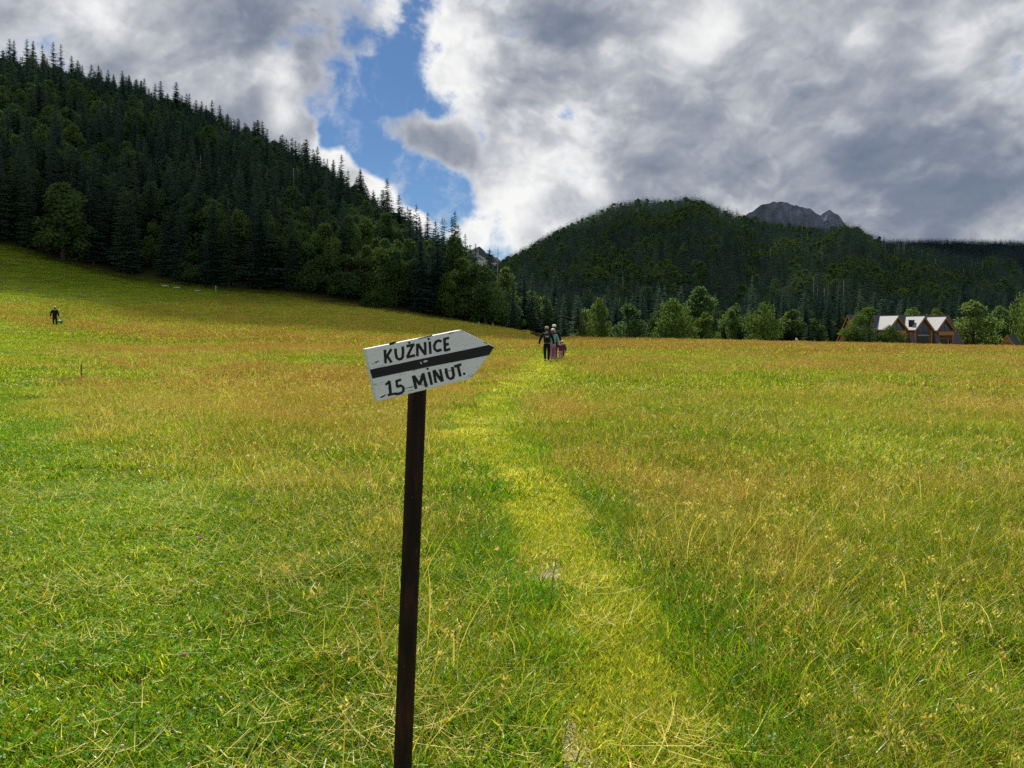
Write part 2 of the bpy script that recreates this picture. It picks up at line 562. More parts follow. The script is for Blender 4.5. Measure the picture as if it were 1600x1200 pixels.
DIRT = [(866, 898, 34), (880, 942, 20), (905, 1176, 46), (1010, 1080, 18), (770, 738, 20), (757, 661, 15), (785, 748, 12)]
DIRT = [(A(x) * F * EYE / (y - HOR), F * EYE / (y - HOR), r_ / F * F * EYE / (y - HOR)) for (x, y, r_) in DIRT]
vv, qq, dirt = [], [], []
NC = 25
ys = np.geomspace(1.6, PTH[-1, 1], 320)
for i, y in enumerate(ys):
    cx, hw = path_c(y)
    for j in range(NC):
        s = (j - NC // 2) / (NC // 2)
        x = cx + hw * s * 0.9
        nz_ = 0.5 * mnoise.noise(Vector((x * 7, y * 4, 0.5))) + 0.3 * mnoise.noise(Vector((x * 17, y * 11, 2.5)))
        dd = 0.0
        for (bx, by, br) in DIRT:
            q_ = math.hypot(x - bx, (y - by) / 2.1) / br
            dd = max(dd, min(1.0, max(0.0, (1.25 - q_ + nz_) * 2.2)))
        dirt.append(dd)
        vv.append((x, y, hz(x, y) + 0.006 + 0.012 * (1 - s * s) + 0.008 * nz_ * (1 - s * s) - 0.01 * dd * (1 - s * s)))
for i in range(len(ys) - 1):
    for j in range(NC - 1):
        b = i * NC + j
        qq.append((b, b + 1, b + NC + 1, b + NC))
m, T = mat('trodden_path')
c = T.add('ShaderNodeTexCoord')
n1 = T.noise(c.outputs['Object'], 1.6, 5, 0.6)
n2 = T.noise(c.outputs['Object'], 30.0, 6, 0.75)
pc = T.mix(T.rng(n1, 0.35, 0.65, 0, 1), (0.10, 0.11, 0.008), (0.20, 0.18, 0.03))
da = T.add('ShaderNodeAttribute', attribute_name='dirt')
n3 = T.noise(c.outputs['Object'], 14, 6, 0.7)
pc = T.mix(da.outputs['Fac'], pc, T.ramp(n3, [(0.3, (0.20, 0.15, 0.095)), (0.55, (0.37, 0.30, 0.205)), (0.8, (0.50, 0.42, 0.31))]))
pc = T.mix(T.rng(n2, 0.35, 0.62, 0.55, 0), pc, (0.08, 0.075, 0.03))
finish(T, pbr(T, pc, 0.95, 0, n2, 0.7, 0.02, 0.1))
pme = mesh_from('path', vv, qq, [m], None, True)
pa = pme.attributes.new('dirt', 'FLOAT', 'POINT')
pa.data.foreach_set('value', np.array(dirt, np.float32))
path = tag(ob('path', pme), 'narrow trodden path of yellow grass and bare earth', kind='structure')


# ------------------------------------------------------------------ grass tufts
def blades(n, rad, h, w, lean, bend, mi, rng, segs=3, base=None, flat=0.0):
    """n grass blades rooted in a disc; returns verts, faces, material ids, tips"""
    if base is None:
        an = rng.uniform(0, 2 * np.pi, n); q_ = rad * np.sqrt(rng.uniform(0, 1, n))
        bx, by = q_ * np.cos(an), q_ * np.sin(an)
    else:
        bx, by = base
    H_ = h[0] + (h[1] - h[0]) * rng.uniform(0, 1, n) ** 1.3
    Wd = w * rng.uniform(0.6, 1.4, n)
    la = rng.uniform(0, 2 * np.pi, n)
    L0 = lean * rng.uniform(0.3, 1, n); B = bend * rng.uniform(0.2, 1, n)
    wa = la + np.pi / 2 + rng.uniform(-0.9, 0.9, n)
    vs_ = []
    px_, py2, pz = bx.copy(), by.copy(), np.zeros(n) - 0.01
    ang = L0.copy()
    step = H_ / segs
    for s in range(segs + 1):
        tt = s / segs
        ww = Wd * (1 - tt ** 1.6) * 0.5
        if s < segs:
            vs_.append(np.stack([px_ - np.cos(wa) * ww, py2 - np.sin(wa) * ww, pz], 1))
            vs_.append(np.stack([px_ + np.cos(wa) * ww, py2 + np.sin(wa) * ww, pz], 1))
        else:
            vs_.append(np.stack([px_, py2, pz], 1))
        if s < segs:
            px_ = px_ + np.cos(la) * np.sin(ang) * step
            py2 = py2 + np.sin(la) * np.sin(ang) * step
            pz = pz + np.cos(ang) * step
            ang = ang + B / segs
    V_ = np.stack(vs_, 1)            # n, 2*segs+1, 3
    if flat:
        V_[:, :, 2] = np.maximum(V_[:, :, 2], flat)
    k_ = 2 * segs + 1
    Fs = []
    for i in range(n):
        o = i * k_
        for s in range(segs - 1):
            Fs.append((o + 2 * s, o + 2 * s + 1, o + 2 * s + 3, o + 2 * s + 2))
        Fs.append((o + 2 * segs - 2, o + 2 * segs - 1, o + 2 * segs))
    return V_.reshape(-1, 3), Fs, [mi] * len(Fs), np.stack([px_, py2, pz], 1)


class Tuft:
    def __init__(self):
        self.V = []; self.F = []; self.M = []; self.o = 0

    def add(self, V_, Fs, Ms):
        self.V.append(V_)
        self.F += [tuple(i + self.o for i in f) for f in Fs]
        self.M += Ms
        self.o += len(V_)

    def seeds(self, tips, ln, wd, n, mi, rng, spread):
        """small spikelets round each tip"""
        for tpt in tips:
            m_ = n
            c_ = tpt[None, :] + np.stack([rng.normal(0, spread, m_), rng.normal(0, spread, m_), -rng.uniform(0, ln, m_)], 1)
            d = rng.normal(0, 1, (m_, 3)); d[:, 2] = np.abs(d[:, 2]) + 0.8
            d /= np.linalg.norm(d, axis=1)[:, None]
            e = np.cross(d, rng.normal(0, 1, (m_, 3))); e /= np.linalg.norm(e, axis=1)[:, None] + 1e-6
            l_ = wd * 3.2
            V_ = np.stack([c_ - d * l_ / 2, c_ + e * wd / 2, c_ + d * l_ / 2, c_ - e * wd / 2], 1).reshape(-1, 3)
            self.add(V_, [(4 * i, 4 * i + 1, 4 * i + 2, 4 * i + 3) for i in range(m_)], [mi] * m_)

    def discs(self, n, rad, h, size, mi, rng):
        """clover leaves: three leaflets each"""
        for i in range(n):
            an = rng.uniform(0, 6.28); q_ = rad * math.sqrt(rng.uniform(0, 1))
            c_ = np.array([q_ * math.cos(an), q_ * math.sin(an), rng.uniform(*h)])
            tilt = rng.normal(0, 0.35, 2)
            r0 = rng.uniform(0, 6.28); s = size * rng.uniform(0.7, 1.3)
            for k_ in range(3):
                b_ = r0 + k_ * 2.094
                pts = []
                for (u, v) in ((0.1, 0), (0.6, -0.42), (1.05, -0.2), (1.05, 0.2), (0.6, 0.42)):
                    x = s * (u * math.cos(b_) - v * math.sin(b_)); y = s * (u * math.sin(b_) + v * math.cos(b_))
                    pts.append(c_ + np.array([x, y, x * tilt[0] + y * tilt[1]]))
                self.add(np.array(pts), [(0, 1, 2, 3, 4)], [mi])

    def balls(self, n, rad, h, size, mi, rng):
        for i in range(n):
            b = MB()
            an = rng.uniform(0, 6.28); q_ = rad * math.sqrt(rng.uniform(0, 1))
            b.ball((q_ * math.cos(an), q_ * math.sin(an), rng.uniform(*h)), (size, size, size * 0.8), 6, 4)
            self.add(np.array(b.v), b.f, [mi] * len(b.f))

    def make(self, name):
        ms = [M[k_] for k_ in ('grass_green', 'grass_lime', 'grass_olive', 'grass_straw', 'seed_head', 'clover', 'petal_white', 'petal_yellow', 'petal_pink', 'grass_path')]
        return mesh_from(name, np.vstack(self.V), self.F, ms, self.M)


GR, LI, OL, ST, SE, CLV, PW, PY, PP, PG = range(10)
# distance class: patch radius, blade width factor, blade count factor, segments
LOD = [(0.20, 1.25, 0.9, 3), (0.42, 1.9, 1.1, 3), (0.85, 3.6, 1.0, 2), (2.0, 9.0, 1.0, 2)]


def tuft(kind, lod, seed):
    rng = np.random.default_rng(seed * 97 + lod * 11 + 5)
    rad, wf, cf, sg = LOD[lod]
    T_ = Tuft()

    def bl(n, h, w, lean, bend, mi, flat=0.0, f=1.0):
        V_, Fs, Ms, tips = blades(max(2, int(n * cf)), rad, h, w * wf, lean, bend, mi, rng, sg, None, flat)
        T_.add(V_, Fs, Ms)
        return tips
    if kind == 'lawn':
        bl(150, (0.03, 0.085), 0.0055, 1.35, 1.0, GR)
        bl(90, (0.03, 0.09), 0.0045, 1.3, 1.2, OL)
        bl(250, (0.03, 0.085), 0.0058, 1.45, 0.8, LI)
        bl(3, (0.10, 0.30), 0.0024, 1.55, 0.15, ST, 0.05)
        if lod < 2:
            T_.discs(int(40 * cf * (1 if lod == 0 else 1.4)), rad, (0.02, 0.055), 0.009 * (1 + 0.5 * lod), CLV, rng)
    elif kind == 'meadow':          # knee-low mixed grass
        bl(140, (0.05, 0.16), 0.0050, 1.15, 1.3, GR)
        bl(90, (0.06, 0.17), 0.0045, 1.15, 1.3, OL)
        bl(110, (0.05, 0.16), 0.0050, 1.25, 1.1, LI)
        bl(5, (0.12, 0.34), 0.0022, 1.45, 0.4, ST, 0.06)
        if lod < 2:
            T_.discs(int(12 * cf), rad, (0.02, 0.08), 0.010, CLV, rng)
    elif kind == 'verge':           # lush green grass beside the path
        bl(230, (0.07, 0.22), 0.0050, 1.0, 1.3, GR)
        bl(60, (0.06, 0.20), 0.0045, 1.0, 1.3, OL)
        bl(30, (0.05, 0.16), 0.0050, 1.2, 1.1, LI)
        if lod < 2:
            T_.discs(int(12 * cf), rad, (0.02, 0.10), 0.012, CLV, rng)
    elif kind == 'tall':            # hay grass with brown flowering tops
        bl(90, (0.08, 0.22), 0.0045, 1.0, 1.3, OL)
        bl(135, (0.07, 0.22), 0.0046, 1.0, 1.3, GR)
        bl(64, (0.08, 0.24), 0.0042, 1.1, 1.1, LI)
        tips = bl(26, (0.16, 0.32), 0.0014, 0.9, 0.7, OL)
        T_.seeds(tips, 0.09, 0.0024 * wf ** 0.9, 8, SE, rng, 0.018 * wf ** 0.4)
        t2 = bl(7, (0.20, 0.40), 0.002, 1.1, 0.9, ST)
        T_.seeds(t2, 0.06, 0.0035 * wf ** 0.8, 6, ST, rng, 0.004)
    elif kind == 'hay':             # drier, straw coloured stand
        bl(70, (0.08, 0.22), 0.0045, 1.0, 1.3, OL)
        bl(70, (0.08, 0.25), 0.0044, 1.0, 1.3, LI)
        bl(40, (0.07, 0.2), 0.0045, 1.0, 1.3, GR)
        tips = bl(34, (0.16, 0.36), 0.0017, 0.9, 0.7, ST)
        T_.seeds(tips, 0.09, 0.0026 * wf ** 0.9, 11 if lod < 2 else 18, SE, rng, 0.016 * wf ** 0.4)
        tips = bl(20, (0.16, 0.34), 0.0022, 1.1, 0.9, ST)
        T_.seeds(tips, 0.06, 0.0035 * wf ** 0.85, 5, ST, rng, 0.005)
    elif kind == 'trodden':         # short yellow grass of the path
        bl(360, (0.03, 0.085), 0.0054, 1.45, 0.6, PG)
        bl(50, (0.02, 0.07), 0.0042, 1.1, 1.0, OL)
        bl(110, (0.03, 0.09), 0.0048, 1.3, 1.0, GR)
        bl(60, (0.03, 0.08), 0.0048, 1.3, 1.0, LI)
        bl(9, (0.05, 0.13), 0.0028, 1.5, 0.2, ST, 0.012)
    elif kind == 'litter':          # flattened pale stalks
        bl(26, (0.15, 0.42), 0.0030, 1.5, 0.25, ST, 0.05)
        bl(110, (0.04, 0.12), 0.005, 1.4, 0.8, LI)
        bl(50, (0.04, 0.12), 0.005, 1.3, 0.9, GR)
    elif kind == 'stalk':           # single arching stems with drooping heads
        n = 5
        V_, Fs, Ms, tips = blades(n, rad, (0.35, 0.6), 0.0030 * wf ** 0.7, 0.5, 1.5, ST, rng, 5)
        T_.add(V_, Fs, Ms)
        T_.seeds(tips, 0.03, 0.0055 * wf ** 0.7, 12, ST, rng, 0.012)
    elif kind == 'flower':
        T_.balls(2, rad, (0.06, 0.10), 0.0065, PW, rng)
        bl(4, (0.06, 0.1), 0.003, 0.3, 0.3, GR)
    elif kind == 'buttercup':
        T_.balls(1, rad * 0.5, (0.2, 0.24), 0.009, PY, rng)
        bl(2, (0.2, 0.24), 0.0025, 0.1, 0.2, GR)
    elif kind == 'red_clover':
        T_.balls(1, rad * 0.5, (0.12, 0.16), 0.012, PP, rng)
        bl(3, (0.1, 0.14), 0.003, 0.2, 0.3, GR)
    return T_.make('grass_tuft')


KINDS = [('lawn', 4), ('meadow', 4), ('verge', 3), ('tall', 4), ('hay', 4), ('trodden', 3), ('litter', 3), ('stalk', 3), ('flower', 2), ('buttercup', 2), ('red_clover', 1)]


def instancer(name, P, rot, scl, idx, protos, label, cat=None):
    """one object scattering the prototypes over points with geometry nodes"""
    pc_ = bpy.data.collections.new(name + '_source')
    for i, me_ in enumerate(protos):
        o = bpy.data.objects.new('%s_source_%04d' % (name, i), me_)
        pc_.objects.link(o)
    me_ = bpy.data.meshes.new(name)
    n = len(P)
    me_.vertices.add(n)
    me_.vertices.foreach_set('co', np.asarray(P, np.float32).ravel())
    for nm, typ, key, dat in (('rot', 'FLOAT_VECTOR', 'vector', rot), ('scl', 'FLOAT_VECTOR', 'vector', scl), ('idx', 'INT', 'value', idx)):
        a_ = me_.attributes.new(nm, typ, 'POINT')
        a_.data.foreach_set(key, np.asarray(dat, np.int32 if typ == 'INT' else np.float32).ravel())
    o = ob(name, me_)
    ng = bpy.data.node_groups.new(name + '_scatter', 'GeometryNodeTree')
    ng.interface.new_socket('Geometry', in_out='INPUT', socket_type='NodeSocketGeometry')
    ng.interface.new_socket('Geometry', in_out='OUTPUT', socket_type='NodeSocketGeometry')
    N = ng.nodes; L = ng.links
    gi = N.new('NodeGroupInput'); go = N.new('NodeGroupOutput')
    ci = N.new('GeometryNodeCollectionInfo')
    ci.inputs['Collection'].default_value = pc_
    ci.inputs['Separate Children'].default_value = True
    ci.inputs['Reset Children'].default_value = True
    ip = N.new('GeometryNodeInstanceOnPoints')
    ip.inputs['Pick Instance'].default_value = True

    def attr(nm, typ):
        a_ = N.new('GeometryNodeInputNamedAttribute'); a_.data_type = typ
        a_.inputs['Name'].default_value = nm
        return a_.outputs['Attribute']
    er = N.new('FunctionNodeEulerToRotation')
    L.new(attr('rot', 'FLOAT_VECTOR'), er.inputs[0])
    L.new(gi.outputs[0], ip.inputs['Points'])
    L.new(ci.outputs[0], ip.inputs['Instance'])
    L.new(attr('idx', 'INT'), ip.inputs['Instance Index'])
    L.new(er.outputs[0], ip.inputs['Rotation'])
    L.new(attr('scl', 'FLOAT_VECTOR'), ip.inputs['Scale'])
    L.new(ip.outputs[0], go.inputs[0])
    md = o.modifiers.new('scatter', 'NODES')
    md.node_group = ng
    tag(o, label, cat, kind='stuff')
    return o


LAWN_Y = [0, 2.7, 4.2, 6.6, 9.3, 15.4, 30, 45, 60, 75]
LAWN_X = [0.4, 0.5, 0.95, 2.3, 4.6, 9.2, 17.6, 26.4, 35.0, 60]


def vnoise(x, y, s, seed):
    """cheap smooth noise in 0..1"""
    g = np.random.default_rng(seed).uniform(0, 1, (64, 64))
    u = x / s + 500.3; v = y / s + 700.7
    iu = np.floor(u).astype(int); iv = np.floor(v).astype(int)
    fu = u - iu; fv = v - iv
    fu = fu * fu * (3 - 2 * fu); fv = fv * fv * (3 - 2 * fv)
    q00 = g[iu % 64, iv % 64]; q10 = g[(iu + 1) % 64, iv % 64]; q01 = g[iu % 64, (iv + 1) % 64]; q11 = g[(iu + 1) % 64, (iv + 1) % 64]
    return (q00 * (1 - fu) + q10 * fu) * (1 - fv) + (q01 * (1 - fu) + q11 * fu) * fv


def zone_pick(X, Y, rng):
    n = len(X)
    nz = 0.55 * vnoise(X, Y, 2.2, 3) + 0.45 * vnoise(X, Y, 0.7, 4)
    nb = 0.6 * vnoise(X, Y, 7.0, 5) + 0.4 * vnoise(X, Y, 2.5, 6)
    pd = path_dist(X + (vnoise(X, Y, 0.5, 8) - 0.5) * 0.22, Y)
    ld = (-np.interp(Y, LAWN_Y, LAWN_X) - X) / np.maximum(Y, 2) * 8 + (nz - 0.5) * 2.2
    u = rng.uniform(0, 1, n)
    kind = np.full(n, 'tall  ', dtype='<U10')
    near_left = (X < path_c(Y)[0]) & (Y < 9)
    band_ = 0.55 * vnoise(X, Y, 6.0, 15) + 0.45 * vnoise(X * 0.35, Y, 3.0 + 0.0 * Y, 16)
    kind[:] = np.where(u < 0.55, 'tall', np.where(u < 0.62, 'hay', 'meadow'))
    dry = band_ > 0.60
    kind[dry] = np.where(u[dry] < 0.7, 'hay', 'tall')
    green = band_ < 0.44
    kind[green] = np.where(u[green] < 0.35, 'tall', 'meadow')
    lf = (X < 0) & (Y < 32) & (Y > 8) & (u < 0.4) & (band_ > 0.38)
    kind[lf] = 'hay'
    far = Y > 52 + 14 * nb
    kind[far] = np.where(u[far] < 0.72, 'hay', 'tall')
    upslope = (X < -4) & (Y > 72 + 10 * nb)
    kind[upslope] = np.where(u[upslope] < 0.4, 'meadow', np.where(u[upslope] < 0.6, 'tall', 'hay'))
    # the greener, lower grass round the post and along the path
    nl = near_left & (nz + 0.25 * (Y < 5) > 0.42)
    kind[nl] = np.where(u[nl] < 0.85, 'meadow', 'tall')
    kind[near_left & ~nl & (u < 0.5)] = 'meadow'
    rt = X > path_c(Y)[0]
    vw = 0.25 + 1.1 * vnoise(X, Y, 1.3, 18)
    verge = (pd < 1.0 + np.where(rt, 0.75, 0.35) * vw * np.clip(9 / np.maximum(Y, 4), 0.5, 1.3)) & (Y < 40)
    u2 = rng.uniform(0, 1, n)
    kind[verge] = np.where(u2[verge] < 0.55, 'verge', np.where(u2[verge] < 0.85, 'meadow', kind[verge]))
    nr_ = rt & (Y < 6.5) & (kind == 'hay') & (u2 < 0.7)
    kind[nr_] = np.where(u2[nr_] < 0.35, 'tall', 'meadow')
    band = (ld > -1.6) & (ld <= 0.2) & (Y < 40)
    kind[band] = np.where(u[band] < 0.22, 'litter', np.where(u[band] < 0.75, 'meadow', 'hay'))
    kind[ld > 0.2] = np.where(u[ld > 0.2] < 0.97, 'lawn', 'litter')
    mid = (ld > -1.5) & (ld <= 0.5) & (Y < 7) & (u > 0.4)
    kind[mid] = 'meadow'
    pth = pd < 1.0
    kind[pth] = np.where(u[pth] < 0.975, 'trodden', np.where(u[pth] < 0.99, 'litter', 'lawn'))
    edge_ = (pd >= 0.85) & (pd < 1.12) & (u < 0.4)
    kind[edge_] = 'lawn'
    keep = np.ones(n, bool)
    for (x, y, r_) in DIRT:
        q_ = np.hypot(X - x, (Y - y) / 2.1)
        keep &= ~((q_ < r_ * (1.1 + 0.9 * nz)) & (rng.uniform(0, 1, n) < 0.98))
    keep &= ~(pth & (nz > 0.74) & (rng.uniform(0, 1, n) < 0.4))
    return kind, keep


def scatter(d0_, d1_, dens, lod, spread=0.82):
    """random ground points between two depths in front of the viewer; some margin at the sides"""
    area = spread * (d1_ ** 2 - d0_ ** 2)
    n = int(area * dens)
    Y = np.sqrt(RNG.uniform(d0_ ** 2, d1_ ** 2, n))
    X = RNG.uniform(-spread, spread, n) * Y
    if lod == 3:
        a = X / Y
        lim = np.where(a < 0.05, tab(a, LA, LDE) + 2, 205)
        ok = Y < lim
        X, Y = X[ok], Y[ok]
    return X, Y


grass_defs = [(1.5, 7.5, 62, 0, 0.9), (7.0, 19.0, 17, 1, 0.82), (18.0, 52.0, 4.6, 2, 0.8), (50.0, 232.0, 0.95, 3, 0.8)]
for (d0_, d1_, dens, lod, spread) in grass_defs:
    protos, ranges = [], {}
    for (kd, nv) in KINDS:
        if lod == 3 and kd in ('flower', 'buttercup', 'red_clover', 'stalk', 'trodden', 'litter', 'verge'):
            continue
        ranges[kd] = (len(protos), nv)
        for i in range(nv):
            protos.append(tuft(kd, lod, i + 1))
    X, Y = scatter(d0_, d1_, dens, lod, spread)
    if lod < 3:       # the path is matted closer than the field
        y2 = RNG.uniform(d0_, min(d1_, 40), int((min(d1_, 40) - d0_) * (150, 60, 22)[lod] * 1.2))
        c2, h2 = path_c(y2)
        X = np.concatenate([X, c2 + h2 * RNG.uniform(-0.95, 0.95, len(y2))]); Y = np.concatenate([Y, y2])
    kind, keep = zone_pick(X, Y, RNG)
    X, Y, kind = X[keep], Y[keep], kind[keep]
    if lod < 3:       # extras: arching stems, clover heads, buttercups
        n_ex = [900, 1100, 1000][lod]
        X2, Y2 = scatter(d0_, d1_, n_ex / (spread * (d1_ ** 2 - d0_ ** 2)), lod, spread)
        k2, _ = zone_pick(X2, Y2, RNG)
        u = RNG.uniform(0, 1, len(X2))
        kk = np.where(k2 == 'lawn', np.where(u < 0.32, 'flower', np.where(u < 0.35, 'red_clover', 'x')),
             np.where((k2 == 'tall') | (k2 == 'hay'), np.where(u < 0.40, 'stalk', np.where(u < 0.66, 'flower', np.where((u < 0.70) & (X2 > 0.5), 'buttercup', 'x'))),
             np.where(k2 == 'meadow', np.where(u < 0.25, 'stalk', np.where(u < 0.45, 'flower', 'x')), 'x')))
        ok = kk != 'x'
        X = np.concatenate([X, X2[ok]]); Y = np.concatenate([Y, Y2[ok]]); kind = np.concatenate([kind, kk[ok]])
    if lod == 3:
        kind = np.where((kind == 'trodden') | (kind == 'litter') | (kind == 'verge'), 'meadow', kind)
    Z = height(X, Y)
    n = len(X)
    idx = np.zeros(n, int)
    for kd, (b0, nv) in ranges.items():
        s_ = kind == kd
        idx[s_] = b0 + RNG.integers(0, nv, s_.sum())
    sc_ = RNG.uniform(0.8, 1.2, n)
    hs = sc_ * (0.75 + 0.5 * vnoise(X, Y, 1.6, 9))
    rot = np.stack([RNG.normal(0, 0.06, n), RNG.normal(0, 0.06, n), RNG.uniform(0, 6.28, n)], 1)
    instancer('grass', np.stack([X, Y, Z], 1), rot, np.stack([sc_, sc_, hs], 1), idx, protos,
              ['close mown and knee-low meadow grass with clover', 'meadow grass in the middle of the field', 'tall hay grass further out in the field',
               'far brown hay meadow below the woods'][lod], 'grass')


# ------------------------------------------------------------------ trees
def spruce_crown(seed, levels, per, sub, h=25.0, rad=3.4, name='crown', mt='spruce', sparse=0.0, bottom=0.06):
    rng = np.random.default_rng(seed)
    V_, F_ = [], []

    def tri(*p):
        b = len(V_)
        V_.extend(p); F_.append(tuple(range(b, b + len(p))))
    lop = rng.uniform(0, 6.28)
    for i in range(levels):
        t_ = (i + rng.uniform(-0.3, 0.3)) / levels
        t_ = min(max(t_, 0), 0.985)
        z = h * (bottom + (1 - bottom) * t_)
        prof = (1 - t_) ** 0.66 * (0.72 + 0.28 * min(1, t_ * 6))
        m_ = max(3, int(per * (0.55 + 0.45 * (1 - t_))))
        a0 = rng.uniform(0, 6.28)
        for k_ in range(m_):
            if rng.uniform() < sparse:
                continue
            a = a0 + k_ * 6.283 / m_ + rng.uniform(-0.25, 0.25)
            L = rad * prof * rng.uniform(0.62, 1.18) * (1 + 0.13 * math.cos(a - lop)) + 0.25
            ca, sa = math.cos(a), math.sin(a)
            droop = rng.uniform(0.18, 0.42) if t_ < 0.8 else rng.uniform(-0.5, 0.1)
            zz = z + rng.uniform(-0.25, 0.25)
            pts = []
            for s in range(sub + 1):
                u = s / sub
                pts.append(np.array([ca * L * u, sa * L * u, zz - droop * L * (u - 0.35 * u * u * u)]))
            wd = L * 0.30 + 0.22
            side = np.array([-sa, ca, 0])
            for s in range(sub):
                u = (s + 0.6) / sub
                w_ = wd * (1.05 - 0.75 * u)
                p, qn = pts[s], pts[s + 1]
                sag = np.array([0, 0, -w_ * rng.uniform(0.15, 0.55)])
                fwd = (qn - p) * rng.uniform(0.9, 1.5)
                tri(p, qn, p + fwd + side * w_ * rng.uniform(0.7, 1.2) + sag)
                tri(qn, p, p + fwd - side * w_ * rng.uniform(0.7, 1.2) + sag)
                if sub > 2:
                    tri(p, qn, p + fwd * 0.5 + np.array([0, 0, -w_ * rng.uniform(0.5, 1.0)]))
    if sub > 1:
      tri((0.14, 0, h * 0.93), (-0.07, 0.12, h * 0.93), (0, 0, h * 1.02))
      tri((-0.07, -0.12, h * 0.93), (0.1, 0.05, h * 0.93), (0, 0, h * 1.02))
    return mesh_from(name, np.array(V_), F_, [M[mt]])


def trunk_mesh(h, r0, top=0.9, n=7, mt='bark', name='trunk'):
    b = MB()
    b.tube([(0, 0, -0.8), (0, 0, h * 0.02), (0.03, 0.02, h * 0.35), (0, 0, h * top)], [r0 * 1.35, r0, r0 * 0.7, r0 * 0.08], n)
    return b.mesh(name, M[mt], True)


def broad_tree(seed, h, w, nl, size, mt, squat=0.22, clusters=26):
    """crown of leaf faces gathered in clumps on limbs, and a trunk with its limbs"""
    rng = np.random.default_rng(seed)
    b = MB()
    b.tube([(0, 0, -0.5), (0, 0, h * 0.1), (0.15, 0.05, h * 0.3), (0.05, 0, h * 0.75)], [h * 0.03, h * 0.022, h * 0.017, h * 0.004], 7)
    cs = []
    for i in range(clusters):
        u = rng.uniform(0, 1)
        zc_ = h * (squat + (0.94 - squat) * u)
        pr = math.sin(math.pi * min(1, max(0.06, (u * 0.83 + 0.2)))) ** 0.7
        a = rng.uniform(0, 6.28); q_ = w / 2 * pr * rng.uniform(0.35, 0.88)
        cs.append((np.array([q_ * math.cos(a), q_ * math.sin(a), zc_]), rng.uniform(0.13, 0.25) * w * (0.65 + 0.35 * pr)))
        if i % 2 == 0:
            b.tube([(0.05, 0, max(h * 0.12, zc_ * 0.55)), tuple(cs[-1][0] * np.array([0.5, 0.5, 1]) - np.array([0, 0, zc_ * 0.15])), tuple(cs[-1][0])],
                   [h * 0.009, h * 0.005, h * 0.002], 5)
    cs.append((np.array([0, 0, h * 0.9]), 0.14 * w))
    tr = b.mesh('trunk', M['bark'], True)
    ws = np.array([c_[1] ** 2 for c_ in cs]); ws /= ws.sum()
    pick = rng.choice(len(cs), nl, p=ws)
    C_ = np.array([cs[i][0] for i in pick]); r_ = np.array([cs[i][1] for i in pick])
    d = rng.normal(0, 1, (nl, 3)); d[:, 2] = d[:, 2] * 0.8 + 0.15
    d /= np.linalg.norm(d, axis=1)[:, None]
    P = C_ + d * (r_ * rng.uniform(0.55, 1.12, nl))[:, None]
    P[:, 2] = np.maximum(P[:, 2], 0.15)
    nrm = d * 0.6 + rng.normal(0, 0.6, (nl, 3)); nrm /= np.linalg.norm(nrm, axis=1)[:, None]
    e1 = np.cross(nrm, rng.normal(0, 1, (nl, 3))); e1 /= np.linalg.norm(e1, axis=1)[:, None]
    e2 = np.cross(nrm, e1)
    s1 = (size * rng.uniform(0.6, 1.4, nl))[:, None]; s2 = s1 * rng.uniform(0.5, 0.8, (nl, 1))
    V_ = np.stack([P - e1 * s1, P + e2 * s2, P + e1 * s1, P - e2 * s2], 1).reshape(-1, 3)
    F_ = [(4 * i, 4 * i + 1, 4 * i + 2, 4 * i + 3) for i in range(nl)]
    return mesh_from('crown', V_, F_, [M[mt]]), tr


SPR = []
for i in range(7):
    hh = [25, 27, 23, 26, 22, 24, 21][i]
    SPR.append((spruce_crown(i + 1, [38, 42, 34, 38, 32, 36, 24][i], [9, 9, 9, 8, 9, 8, 7][i], 4, hh, [3.5, 3.3, 4.0, 3.1, 3.8, 3.4, 3.0][i],
                             sparse=[0.04, 0.06, 0.03, 0.08, 0.05, 0.14, 0.28][i]), trunk_mesh(hh, 0.30), hh))
SPR_MID = [spruce_crown(30 + i, 17, 6, 2, 24, 3.4 + 0.3 * (i % 3), 'grove_crown', 'spruce', 0.06) for i in range(5)]
SPR_FAR = [spruce_crown(50 + i, 13, 6, 1, 21, 3.0 + 0.3 * (i % 3), 'grove_crown', 'spruce_far', 0.04, bottom=0.2 if i > 2 else 0.05) for i in range(5)]
BRD = []
for i in range(6):
    hh = [17, 15, 18, 14, 16, 13][i]; ww = [11, 12, 10, 11, 9, 10][i]
    BRD.append((*broad_tree(100 + i, hh, ww, 3600, 0.34, 'leaf_dark', [0.05, 0.07, 0.04, 0.05, 0.06, 0.04][i]), hh, ww))
BRD_L = []
for i in range(6):
    hh = [11, 10, 12, 9, 11, 10][i]; ww = [10, 10, 8, 11, 11, 7][i]
    BRD_L.append((*broad_tree(200 + i, hh, ww, 4200, 0.24, 'leaf_light', 0.07), hh, ww))
SPR_RDG = [spruce_crown(70 + i, 10, 6, 1, 21, 5.2 + 0.4 * i, 'grove_crown', 'spruce_haze_blue', 0.06) for i in range(3)]
BRD_FAR = [broad_tree(300 + i, 16, 12, 280, 0.95, ('leaf_dark', 'leaf_dark', 'leaf_light')[i], 0.15, 12)[0] for i in range(3)]
snag_b = MB()
snag_b.tube([(0, 0, -1), (0, 0, 8), (0.25, 0.1, 18)], [0.28, 0.2, 0.05], 6)
for i in range(9):
    a = i * 2.4; z = 7 + i * 1.15
    snag_b.tube([(0.1, 0, z), (math.cos(a) * 1.1, math.sin(a) * 1.1, z - 0.15)], [0.05, 0.015], 4)
SNAG = snag_b.mesh('trunk', M['dead_wood'], True)
sb2 = MB()
sb2.tube([(0, 0, -1), (0, 0, 8), (0.25, 0.1, 17)], [0.30, 0.24, 0.1], 5)
SNAG_FAR = sb2.mesh('grove_crown', M['dead_wood'], True)


